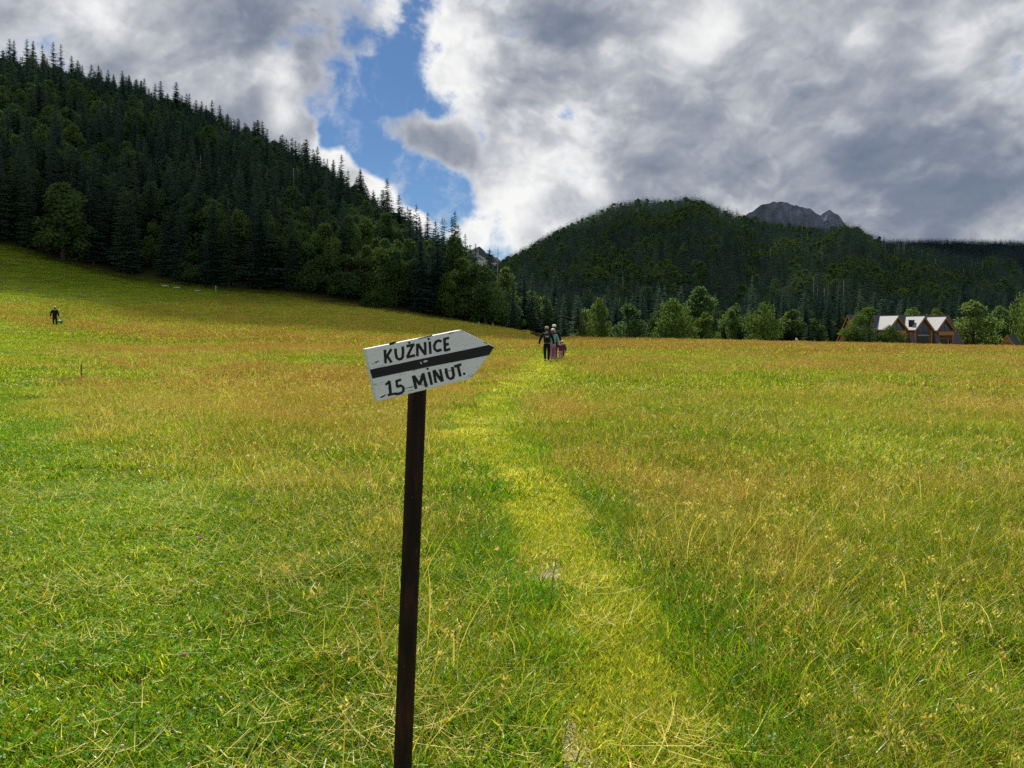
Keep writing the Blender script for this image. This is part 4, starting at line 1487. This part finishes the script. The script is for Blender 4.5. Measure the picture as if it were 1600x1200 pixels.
def person(loc, rz, h, label, jacket, trousers, cap=None, step=0.22, arm=((0.10, 0.05), (-0.06, 0.08)), hairc='hair', slim=1.0, brim=True, shoe='boot', long_hair=False, group=None, coat=False):
    """walking figure; local -y is the way it faces... it looks along +y"""
    root = empty('person', loc, rz)
    tag(root, label, 'person', group)
    k_ = h / 1.75

    def sc(p): return (p[0] * k_ * slim, p[1] * k_, p[2] * k_)
    pel = (0, 0, 0.95); wst = (0, 0.01, 1.10); chs = (0, 0.0, 1.30); nk = (0, 0.0, 1.47); hd0 = (0, 0.02, 1.54); hd1 = (0, 0.03, 1.66)
    leg = {}
    for s in (-1, 1):
        fw = step * s
        hip = (0.09 * s, 0.0, 0.90)
        knee = (0.095 * s, fw * 0.55 + 0.05, 0.50)
        ank = (0.09 * s, fw, 0.09 + (0.06 if fw < 0 else 0))
        toe = (0.10 * s, fw + 0.15, 0.035)
        leg[s] = (hip, knee, ank, toe)
    arms = {}
    for s, (out, fwd) in zip((-1, 1), arm):
        sh = (0.19 * s, 0.0, 1.40)
        el = ((0.24 + abs(out) * 0.6) * s, fwd * 0.4 - 0.02, 1.13)
        wr = ((0.25 + abs(out)) * s, fwd + 0.04, 0.88)
        arms[s] = (sh, el, wr)
    V_ = [pel, wst, chs, nk, hd0]
    E_ = [(0, 1), (1, 2), (2, 3), (3, 4)]
    rad = [0.13, 0.12, 0.14, 0.055, 0.06]
    for s in (-1, 1):
        b0 = len(V_)
        V_ += [leg[s][0], leg[s][1], leg[s][2], leg[s][3]]; rad += [0.085, 0.058, 0.042, 0.035]
        E_ += [(0, b0), (b0, b0 + 1), (b0 + 1, b0 + 2), (b0 + 2, b0 + 3)]
        b0 = len(V_)
        V_ += [*arms[s]]; rad += [0.055, 0.042, 0.028]
        E_ += [(2, b0), (b0, b0 + 1), (b0 + 1, b0 + 2)]
    skin_obj('body', [sc(v) for v in V_], E_, [r_ * k_ for r_ in rad], 'skin', root)
    # hands: palm, four fingers and a thumb, slightly curled
    for s in (-1, 1):
        wx, wy, wz = arms[s][2]
        hv = [(wx, wy, wz), (wx, wy + 0.01, wz - 0.05), (wx, wy + 0.015, wz - 0.085)]
        he = [(0, 1), (1, 2)]; hr = [0.024, 0.034, 0.032]
        skin_obj('hand', [sc(v) for v in hv], he, [r_ * k_ for r_ in hr], 'skin', root, lv=1)
        b = MB()
        for j, ln in enumerate((0.065, 0.078, 0.072, 0.055)):
            yo = wy + 0.04 - j * 0.021
            b.tube([sc(p) for p in ((wx, yo, wz - 0.085), (wx, yo, wz - 0.09 - ln * 0.5), (wx - 0.014 * s, yo, wz - 0.09 - ln * 0.95))], [0.010 * k_, 0.009 * k_, 0.006 * k_], 6)
        b.tube([sc(p) for p in ((wx, wy + 0.03, wz - 0.03), (wx - 0.012 * s, wy + 0.062, wz - 0.065), (wx - 0.018 * s, wy + 0.066, wz - 0.098))], [0.012 * k_, 0.010 * k_, 0.007 * k_], 6)
        b.build('fingers', M['skin'], root, True)
    # head with face, ears
    b = MB()
    c_ = (0, 0.03, 1.625)
    b.ball(sc(c_), (0.076 * k_, 0.096 * k_, 0.118 * k_), 16, 12)
    b.tube([sc((0, 0.118, 1.64)), sc((0, 0.142, 1.605)), sc((0, 0.118, 1.595))], [0.008 * k_, 0.014 * k_, 0.012 * k_], 6)
    b.box(sc((0, 0.114, 1.565)), (0.045 * k_, 0.012 * k_, 0.012 * k_), 1)
    for s in (-1, 1):
        b.ball(sc((0.078 * s, 0.02, 1.62)), (0.012 * k_, 0.022 * k_, 0.032 * k_), 8, 6)
        b.ball(sc((0.030 * s, 0.113, 1.635)), (0.012 * k_, 0.010 * k_, 0.008 * k_), 8, 6, 1)
    b.build('head', [M['skin'], M['hair']], root, True)
    b = MB()
    b.ball(sc((0, 0.012, 1.645)), (0.085 * k_, 0.098 * k_, 0.112 * k_), 14, 8)
    if long_hair:
        b.tube([sc((0, -0.06, 1.66)), sc((0, -0.10, 1.56)), sc((0, -0.10, 1.42))], [0.06 * k_, 0.055 * k_, 0.02 * k_], 8)
    b.build('hair', M[hairc], root, True)
    if cap:
        b = MB()
        rings = [(0.098, 1.66), (0.100, 1.69), (0.090, 1.735), (0.060, 1.768), (0.01, 1.778)]
        b.tube([sc((0, 0.018, z)) for (_, z) in rings], [r_ * k_ for (r_, _) in rings], 16)
        if brim:
            b.prism([sc((0.075 * math.cos(an), 0.085 + 0.10 * math.sin(an), 1.672)) for an in np.linspace(0, math.pi, 8)], (0, 0, 0.008 * k_))
        b.build('cap', M[cap], root, True)
    # clothes
    V_ = [(0, 0, 0.90), (0, 0.01, 1.08), chs, (0, 0, 1.44)]
    E_ = [(0, 1), (1, 2), (2, 3)]
    rad = [0.165, 0.155, 0.165, 0.075]
    if coat:
        V_[0] = (0, 0, 0.74); rad = [0.19, 0.18, 0.185, 0.08]
    for s in (-1, 1):
        b0 = len(V_)
        V_ += [arms[s][0], arms[s][1], tuple(np.array(arms[s][1]) * 0.08 + np.array(arms[s][2]) * 0.92)]
        rad += [0.078, 0.062, 0.048]
        E_ += [(2, b0), (b0, b0 + 1), (b0 + 1, b0 + 2)]
    skin_obj('jacket', [sc(v) for v in V_], E_, [r_ * k_ for r_ in rad], jacket, root)
    V_ = [(0, 0, 0.98), (0, 0, 0.90)]
    E_ = [(0, 1)]; rad = [0.145, 0.145]
    for s in (-1, 1):
        b0 = len(V_)
        hip, knee, ank, toe = leg[s]
        V_ += [(hip[0], hip[1], 0.82), knee, (ank[0], ank[1], ank[2] + 0.02)]
        rad += [0.102, 0.078, 0.066]
        E_ += [(1, b0), (b0, b0 + 1), (b0 + 1, b0 + 2)]
    skin_obj('trousers', [sc(v) for v in V_], E_, [r_ * k_ for r_ in rad], trousers, root)
    for s in (-1, 1):
        hip, knee, ank, toe = leg[s]
        z0 = 0.035 + (ank[2] - 0.09)
        V_ = [(ank[0], ank[1] - 0.03, ank[2] - 0.03), (ank[0], ank[1] + 0.05, z0 + 0.01), (toe[0], toe[1], z0)]
        skin_obj('shoe', [sc(v) for v in V_], [(0, 1), (1, 2)], [r_ * k_ for r_ in (0.052, 0.050, 0.042)], shoe, root, lv=1)
    return root, k_, arms


for nm, cl_ in (('jk_black', (0.012, 0.012, 0.016)), ('jk_teal', (0.16, 0.36, 0.38)), ('jk_navy', (0.015, 0.018, 0.035)), ('jk_purple', (0.12, 0.03, 0.09)), ('tr_black', (0.012, 0.013, 0.016)),
                ('tr_lilac', (0.42, 0.20, 0.38)), ('tr_pink', (0.50, 0.26, 0.36)), ('tr_grey', (0.05, 0.055, 0.065)), ('cap_white', (0.82, 0.80, 0.76)), ('cap_tan', (0.55, 0.42, 0.28)), ('cap_pink', (0.62, 0.36, 0.36)),
                ('pack_dark', (0.012, 0.028, 0.030)), ('pack_grey', (0.32, 0.34, 0.35)), ('bag_green', (0.01, 0.30, 0.09)), ('bag_white', (0.75, 0.78, 0.76)), ('shoe_pale', (0.45, 0.42, 0.4)), ('brown_hair', (0.10, 0.06, 0.03))):
    M[nm] = cloth(nm, cl_)


def backpack(p, k_, label):
    root = empty('backpack', p)
    tag(root, label, 'backpack')
    b = MB()
    # rounded body: stacked rings
    prof = [(0.00, 0.12, 0.06), (0.03, 0.16, 0.09), (0.15, 0.175, 0.11), (0.32, 0.17, 0.11), (0.44, 0.15, 0.09), (0.50, 0.10, 0.05), (0.515, 0.02, 0.01)]
    n_ = 20
    for (z, wx, wy) in prof:
        for j in range(n_):
            an = j / n_ * 2 * math.pi
            cx = abs(math.cos(an)) ** 0.55 * math.copysign(1, math.cos(an)); cy = abs(math.sin(an)) ** 0.55 * math.copysign(1, math.sin(an))
            b.v.append((wx * cx * k_, wy * cy * k_, z * k_))
    for i in range(len(prof) - 1):
        for j in range(n_):
            j2 = (j + 1) % n_
            b.f.append((i * n_ + j, i * n_ + j2, (i + 1) * n_ + j2, (i + 1) * n_ + j)); b.m.append(0)
    b.f.append(tuple(range(n_ - 1, -1, -1))); b.m.append(0)
    b.build('pack_body', M['pack_dark'], root, True)
    b = MB(); b.box((-0.01, -0.128 * k_, 0.34 * k_), (0.16 * k_, 0.03, 0.07 * k_)); b.build('lid_panel', M['pack_grey'], root)
    b = MB(); b.ball((-0.01, -0.10 * k_, 0.16 * k_), (0.12 * k_, 0.06 * k_, 0.13 * k_), 12, 8); b.build('front_pocket', M['jk_black'], root, True)
    b = MB(); b.tube([(-0.15 * k_, -0.11 * k_, 0.03 * k_), (0, -0.145 * k_, 0.015 * k_), (0.15 * k_, -0.11 * k_, 0.03 * k_)], 0.008, 6); b.build('strap', M['pack_grey'], root)
    for s in (-1, 1):
        b = MB(); b.tube([(0.09 * s * k_, 0.06 * k_, 0.46 * k_), (0.12 * s * k_, 0.14 * k_, 0.50 * k_), (0.13 * s * k_, 0.24 * k_, 0.42 * k_), (0.13 * s * k_, 0.25 * k_, 0.2 * k_)], 0.016, 6)
        b.build('shoulder_strap', M['pack_dark'], root, True)
    return root


def on(px, d, dz=0.0):
    p = at(px, d); p.z += dz
    return p


hg = None
p = on(854.5, 37.3)
person(p, 0.05, 1.74, 'hiker with a dark backpack and tan cap, walking away at the front of the group', 'jk_black', 'tr_black', 'cap_tan', 0.16, ((0.12, 0.02), (0.08, 0.05)), slim=1.05)
backpack(Vector((p.x, p.y - 0.26, p.z + 0.93)), 1.0, 'dark backpack with light grey panel on the hiker in the tan cap')
person(on(864.0, 38.2), 0.0, 1.64, 'hiker in turquoise jacket and lilac trousers beside the backpack carrier', 'jk_teal', 'tr_lilac', 'cap_white', 0.12, ((0.05, 0.02), (0.04, 0.10)), 'brown_hair', 1.02, True, 'shoe_pale', True)
person(on(866.0, 40.2), 0.0, 1.86, 'tallest hiker in white cap and dark clothes, ahead of the others', 'jk_navy', 'tr_black', 'cap_white', 0.2, ((0.05, 0.04), (0.07, -0.02)))
person(on(876.0, 38.0), 0.0, 1.02, 'child in purple jacket and pink trousers at the right of the hikers', 'jk_purple', 'tr_pink', 'cap_pink', 0.12, ((0.08, 0.04), (0.12, 0.06)), 'brown_hair', 1.12, True, 'shoe_pale')
person(on(879.0, 39.6), 0.0, 1.04, 'small child in white cap half hidden behind the child in purple', 'jk_purple', 'tr_grey', 'cap_white', 0.1, ((0.05, 0.0), (0.06, 0.06)), 'brown_hair', 1.05)
p = on(85.5, 66.0, 0.02)
r_, k_, arms = person(p, 0.15, 1.76, 'lone dark-clothed walker in white cap carrying a green basket, far left', 'jk_black', 'jk_navy', 'cap_white', 0.06, ((0.10, 0.10), (0.03, 0.02)), slim=1.08, coat=True)
wr = r_.matrix_basis @ Vector((arms[1][2][0] * 1.12, arms[1][2][1], arms[1][2][2] - 0.09))
bk_ = empty('basket', wr + Vector((0.02, 0, -0.50)))
tag(bk_, 'green basket with a white cloth, held by the lone walker', 'basket')
b = MB()
rings = [(0.0, 0.17), (0.02, 0.19), (0.20, 0.25), (0.22, 0.26), (0.205, 0.235), (0.05, 0.18)]
b.tube([(0.06, 0, z) for z, _ in rings], [r2 for _, r2 in rings], 16)
b.build('basket_body', M['bag_green'], bk_, True)
b = MB(); b.ball((0.02, 0, 0.22), (0.11, 0.12, 0.10), 12, 6); b.build('cloth', M['bag_white'], bk_, True)
b = MB(); b.tube([(0.06 + 0.24 * math.cos(an), 0, 0.2 + 0.30 * math.sin(an)) for an in np.linspace(0, math.pi, 13)], 0.011, 6); b.build('handle', M['bag_green'], bk_, True)

# ------------------------------------------------------------------ chalet
M['wood'] = plain('larch_wood', (0.40, 0.19, 0.075), 0.7, var=0.35, scale=2.5)
M['wood_dark'] = plain('dark_wood', (0.17, 0.085, 0.042), 0.75, var=0.35, scale=2.5)
M['roof_dark'] = plain('graphite_roof', (0.045, 0.048, 0.055), 0.45, var=0.25, scale=1.5, spec=0.5)
m, T = mat('glare_and_trim_metal')  # pale metal with sun glare in its colour; also used for trim
c = T.add('ShaderNodeTexCoord'); g = T.noise(c.outputs['Object'], 2.0, 4, 0.5)
finish(T, pbr(T, T.mix(g, (0.27, 0.275, 0.29), (0.34, 0.345, 0.36)), 0.65, 0.0, g, 0.1, 0.01, 0.15))
M['glare_trim'] = m
m, T = mat('window_glass')
b_ = T.add('ShaderNodeBsdfPrincipled'); b_.inputs['Base Color'].default_value = (0.03, 0.04, 0.045, 1); b_.inputs['Roughness'].default_value = 0.06
b_.inputs['Specular IOR Level'].default_value = 0.6
finish(T, b_.outputs[0]); M['glass'] = m
M['frame'] = plain('window_frame', (0.03, 0.03, 0.033), 0.5)
M['seam'] = plain('roof_seam', (0.09, 0.095, 0.105), 0.45)

GZ0 = -3.1
ch = empty('chalet', (85.5, 195.0, GZ0), R(15.4))
tag(ch, 'dark-roofed A-frame wooden chalet with three gabled dormers, sun glare coloured onto their left slopes', 'house')
LEN, HW, HA = 30.5, 5.6, 8.8
# main roof: two slopes with thickness, ridge along local x from 0 to LEN at y=0
sl = HA / HW
ovr = 0.5
for s in (-1, 1):
    b = MB()
    b.prism([(-ovr, 0, HA), (LEN + ovr, 0, HA), (LEN + ovr, s * HW * 1.02, HA - HW * 1.02 * sl), (-ovr, s * HW * 1.02, HA - HW * 1.02 * sl)], (0, 0, 0.28))
    rf = b.build('roof_slope', M['roof_dark'], ch)
    bs = MB()
    for i in range(13):
        z0 = HA - (i + 0.8) * HA / 13; y0 = s * (HA - z0) / sl
        bs.box((LEN / 2, y0 + s * 0.02, z0 + 0.29), (LEN + 2 * ovr, 0.05, 0.05))
    bs.build('roof_seam', M['seam'], rf)
for xe, lab in ((-0.02, 'left'), (LEN + 0.02, 'right')):
    b = MB()
    b.prism([(xe, -HW + 0.15, 0), (xe, HW - 0.15, 0), (xe, 0, HA - 0.3)], (0.22 if xe < 1 else -0.22, 0, 0))
    b.build('gable_wall', M['wood'], ch)
for xe in (-ovr - 0.06, LEN + ovr + 0.0):
    for s in (-1, 1):
        b = MB()
        b.prism([(xe, 0, HA + 0.3), (xe, s * HW * 1.03, HA + 0.3 - HW * 1.03 * sl), (xe, s * HW * 1.03 - s * 0.32, HA + 0.3 - HW * 1.03 * sl - 0.1), (xe, 0, HA - 0.35)], (0.06, 0, 0))
        b.build('barge_board', M['wood'], ch)
for i in range(7):      # boards on the left gable
    b = MB()
    y0 = -HW + 0.9 + i * (2 * HW - 1.8) / 6
    hh = max(0.5, (HW - abs(y0)) * sl - 0.8)
    b.box((-0.06, y0, hh / 2), (0.06, 0.5, hh))
    b.build('board', M['wood'], ch)
# dormers
DF = -6.0            # front plane (local y)
for di, (sx, hw, glass_kind) in enumerate(((9.0, 2.65, 'balcony'), (17.0, 2.65, 'tall'), (23.6, 2.6, 'balcony'))):
    za = HA - 0.25 - 0.1 * di
    ze = za - 3.0
    sl2 = 3.0 / hw
    # roof panels reach back into the main slope
    for s in (-1, 1):
        e = hw + 0.35
        b = MB()
        yb_r = -(HA - za) / sl - 0.05
        yb_e = -(HA - (za - e * sl2)) / sl + 0.1
        b.prism([(sx, DF - 0.7, za), (sx, yb_r, za), (sx + s * e, yb_e, za - e * sl2), (sx + s * e, DF - 0.7, za - e * sl2)], (0, 0, 0.16))
        pn = b.build('dormer_roof_panel', M['glare_trim'] if s < 0 else M['roof_dark'], ch)  # sun glare painted as a pale left slope, right slope kept dark
        # fascia under the verge
        b = MB()
        b.prism([(sx, DF - 0.66, za - 0.01), (sx + s * e, DF - 0.66, za - e * sl2 - 0.01), (sx + s * e, DF - 0.66, za - e * sl2 - 0.32), (sx, DF - 0.66, za - 0.42)], (0, 0.10, 0))
        b.build('fascia', M['wood'], ch)
        b = MB()
        b.prism([(sx, DF - 0.5, za - 0.12), (sx + s * e, DF - 0.5, za - e * sl2 - 0.12), (sx + s * e, -3.0, za - e * sl2 - 0.12), (sx, -2.0, za - 0.12)], (0, 0, 0.08))
        b.build('soffit', M['wood'], ch)
    b = MB()
    b.prism([(sx - hw, DF, 0), (sx + hw, DF, 0), (sx + hw, DF, ze), (sx, DF, za - 0.15), (sx - hw, DF, ze)], (0, 0.2, 0))
    b.build('dormer_wall', M['wood_dark'], ch)
    for s in (-1, 1):
        b = MB(); b.box((sx + s * (hw - 0.1), (DF + 0.2 - 1.2) / 2, ze / 2), (0.2, abs(DF + 0.2 + 1.2), ze - 0.02)); b.build('side_wall', M['wood'], ch)
        b = MB(); b.box((sx + s * (hw - 0.14), DF - 0.10, ze / 2 - 0.1), (0.34, 0.16, ze - 0.2)); b.build('corner_post', M['wood'], ch)
    # glazing
    if glass_kind == 'tall':
        fr_ = MB(); fr_.prism([(sx - 1.75, DF - 0.03, 0.3), (sx + 1.75, DF - 0.03, 0.3), (sx + 1.75, DF - 0.03, ze + 0.15), (sx, DF - 0.03, za - 0.75), (sx - 1.75, DF - 0.03, ze + 0.15)], (0, 0.02, 0))
        win = fr_.build('window', M['frame'], ch)
        for s in (-1, 1):
            b = MB(); b.prism([(sx + s * 0.07, DF - 0.06, ze - 1.4), (sx + s * 1.65, DF - 0.06, ze - 1.4), (sx + s * 1.65, DF - 0.06, ze + 0.12), (sx + s * 0.07, DF - 0.06, za - 0.95)], (0, 0.02, 0)); b.build('pane', M['glass'], win)
            b = MB(); b.box((sx + s * 0.86, DF - 0.05, (0.4 + ze - 1.75) / 2), (1.58, 0.02, ze - 2.15)); b.build('pane', M['glass'], win)
        b = MB(); b.box((sx, DF - 0.07, ze - 1.58), (3.4, 0.04, 0.3)); b.build('transom', M['glare_trim'], win)
    else:
        fr_ = MB(); fr_.prism([(sx - 2.0, DF - 0.03, ze - 0.55), (sx + 2.0, DF - 0.03, ze - 0.55), (sx + 2.0, DF - 0.03, ze + 0.2), (sx, DF - 0.03, za - 0.75), (sx - 2.0, DF - 0.03, ze + 0.2)], (0, 0.02, 0))
        win = fr_.build('window', M['frame'], ch)
        for s in (-1, 1):
            b = MB(); b.prism([(sx + s * 0.06, DF - 0.06, ze - 0.48), (sx + s * 1.9, DF - 0.06, ze - 0.48), (sx + s * 1.9, DF - 0.06, ze + 0.15), (sx + s * 0.06, DF - 0.06, za - 0.95)], (0, 0.02, 0)); b.build('pane', M['glass'], win)
        bl = MB(); bl.box((sx, DF - 0.62, ze - 1.0), (4.7, 0.08, 0.95)); bal = bl.build('balcony_front', M['wood'], ch)
        b = MB(); b.box((sx, DF - 0.36, ze - 1.52), (4.9, 0.62, 0.12)); b.build('balcony_floor', M['wood_dark'], bal)
        gw = MB(); gw.box((sx, DF - 0.02, 1.55), (4.0, 0.03, 2.5)); win = gw.build('window', M['frame'], ch)
        for q_ in range(4):
            b = MB(); b.box((sx - 1.47 + q_ * 0.98, DF - 0.05, 1.55), (0.82, 0.02, 2.3)); b.build('pane', M['glass'], win)
            b = MB(); b.box((sx - 1.96 + q_ * 1.3, DF - 0.55, 1.4), (0.12, 0.12, 2.75)); b.build('balcony_post', M['glare_trim'] if q_ == 2 else M['wood_dark'], bal)
b = MB(); b.box((15.1, -4.3, HA - 2.0), (0.9, 1.0, 1.7)); chm = b.build('chimney', M['frame'], ch)
b = MB(); b.box((15.1, -4.3, HA - 1.1), (1.05, 1.15, 0.1)); b.build('chimney_cap', M['roof_dark'], chm)
for s0 in (12.6, 20.2):      # steep lean-to roofs between the dormers
    b = MB(); b.prism([(s0 + 0.2, DF - 0.4, 4.3), (s0 + 1.0, DF - 0.4, 4.3), (s0 + 1.6, DF - 1.8, 0), (s0 - 0.6, DF - 1.8, 0)], (0, 0.3, 0.1)); b.build('side_roof', M['roof_dark'], ch)

# small A-frame hut at the right
hut = empty('hut', (at(1574, 190).x, 190, -3.0), R(-52))
tag(hut, 'small orange-wood A-frame hut at the right edge of the meadow', 'hut')
hh, hw2, hl = 3.8, 2.3, 5.0
for s in (-1, 1):
    b = MB(); b.prism([(0, -0.3, hh), (s * hw2, -0.3, 0), (s * hw2, hl, 0), (0, hl, hh)], (0, 0, 0.14)); b.build('roof_slope', M['roof_dark'], hut)
    b = MB(); b.prism([(0, -0.36, hh + 0.16), (s * (hw2 + 0.1), -0.36, 0.05), (s * (hw2 - 0.25), -0.36, 0.0), (0, -0.36, hh - 0.35)], (0, 0.05, 0)); b.build('barge_board', M['wood'], hut)
for q_ in range(6):
    x0 = -1.9 + q_ * 0.64; x1 = x0 + 0.6
    z = lambda x: max(0.02, (hw2 - abs(x)) * hh / hw2 - 0.25)
    b = MB(); b.prism([(x0, -0.1, 0), (x1, -0.1, 0), (x1, -0.1, z(x1)), (x0, -0.1, z(x0))], (0, 0.08, 0)); b.build('board', M['wood'], hut)
b = MB(); b.box((0, -0.16, 1.0), (0.9, 0.06, 2.0)); b.build('door', M['wood_dark'], hut)

# ------------------------------------------------------------------ small things
M['stone'] = plain('pale_stone', (0.42, 0.42, 0.42), 0.9, var=0.25, scale=3)


def boulder(px, d, w, h, label):
    p = at(px, d)
    b = MB(); b.ball((0, 0, h * 0.35), (w / 2, w * 0.4, h * 0.65), 12, 8)
    for i, v in enumerate(b.v):
        q_ = 1 + 0.3 * mnoise.noise(Vector(v) * 1.7 + Vector((px, 0, 0)))
        b.v[i] = (v[0] * q_, v[1] * q_, v[2] * q_)
    o = b.build('boulder', M['stone'], None, False, p)
    return tag(o, label, 'boulder')


boulder(1245, 192, 1.5, 2.9, 'wider pale boulder at the far meadow edge left of the lone small spruce')
boulder(1273, 192, 0.7, 2.5, 'small pale boulder right of the lone small spruce')
M['log'] = plain('pale_log', (0.46, 0.43, 0.36), 0.9, var=0.3, scale=3)
for (px, d, ln, an, lb) in ((258, 190, 1.6, 0.2, 'leftmost pale log lying below the left wood'), (276, 188, 1.7, -0.1, 'middle pale log lying below the left wood'), (308, 184, 2.6, -0.7, 'longest pale log, slanting, right of the other two')):
    p = at(px, d)
    b = MB(); b.tube([(-ln / 2, 0, 0.35), (0, 0.02, 0.4), (ln / 2, 0, 0.3)], [0.2, 0.22, 0.16], 9)
    o = b.build('log', M['log'], None, True, p); o.rotation_euler = (0, 0, an); tag(o, lb, 'log')
for (px, d, h, lb) in ((337, 186, 2.0, 'thin wooden stake upright at the wood edge'), (748, 180, 1.2, 'left pale marker post at the end of the wood'), (770, 182, 1.3, 'right pale marker post at the end of the wood')):
    p = at(px, d)
    b = MB(); b.tube([(0, 0, -0.3), (0.02, 0, h * 0.6), (0.03, 0, h), (0.03, 0, h + 0.03)], [0.09, 0.085, 0.08, 0.03], 8)
    tag(b.build('post', M['log'], None, True, p), lb, 'post')


def dock(px, d, h, label, group=None):
    p = at(px, d)
    root = empty('dock_plant', p)
    tag(root, label, 'plant', group)
    b = MB(); b.tube([(0, 0, -0.05), (0.01, 0, h * 0.5), (0.0, 0.01, h)], [0.012, 0.010, 0.004], 6); b.build('stem', M['dock'], root)
    rng = np.random.default_rng(int(px))
    b = MB()
    for i in range(46):
        z = h * rng.uniform(0.35, 1.0); an = rng.uniform(0, 6.28); q_ = 0.012 * (1.25 - z / h) + 0.006
        b.ball((q_ * math.cos(an), q_ * math.sin(an), z), (0.008, 0.008, 0.014), 5, 3)
    b.build('seed_cluster', M['dock'], root)
    for i in range(5):
        an = rng.uniform(0, 6.28); ca, sa = math.cos(an), math.sin(an)
        b = MB()
        z0 = rng.uniform(0.03, 0.12); L_ = rng.uniform(0.12, 0.22)
        for (u0, u1) in ((0, .35), (.35, .7), (.7, 1)):
            wv_ = lambda u: 0.035 * math.sin(math.pi * min(1, u * 0.9 + 0.08))
            zz = lambda u: z0 + L_ * (0.7 * u - 0.6 * u * u)
            P4 = [(ca * L_ * u - sa * s * wv_(u), sa * L_ * u + ca * s * wv_(u), zz(u)) for (u, s) in ((u0, -1), (u0, 1), (u1, 1), (u1, -1))]
            b.poly(P4)
        b.build('leaf', M['leaf_dark'], root)
    return root


M['dock'] = plain('dock_brown', (0.07, 0.035, 0.02), 0.9, var=0.3)
dock(127, 20.5, 0.55, 'dark upright dock stalk standing alone in the pale grass on the left')
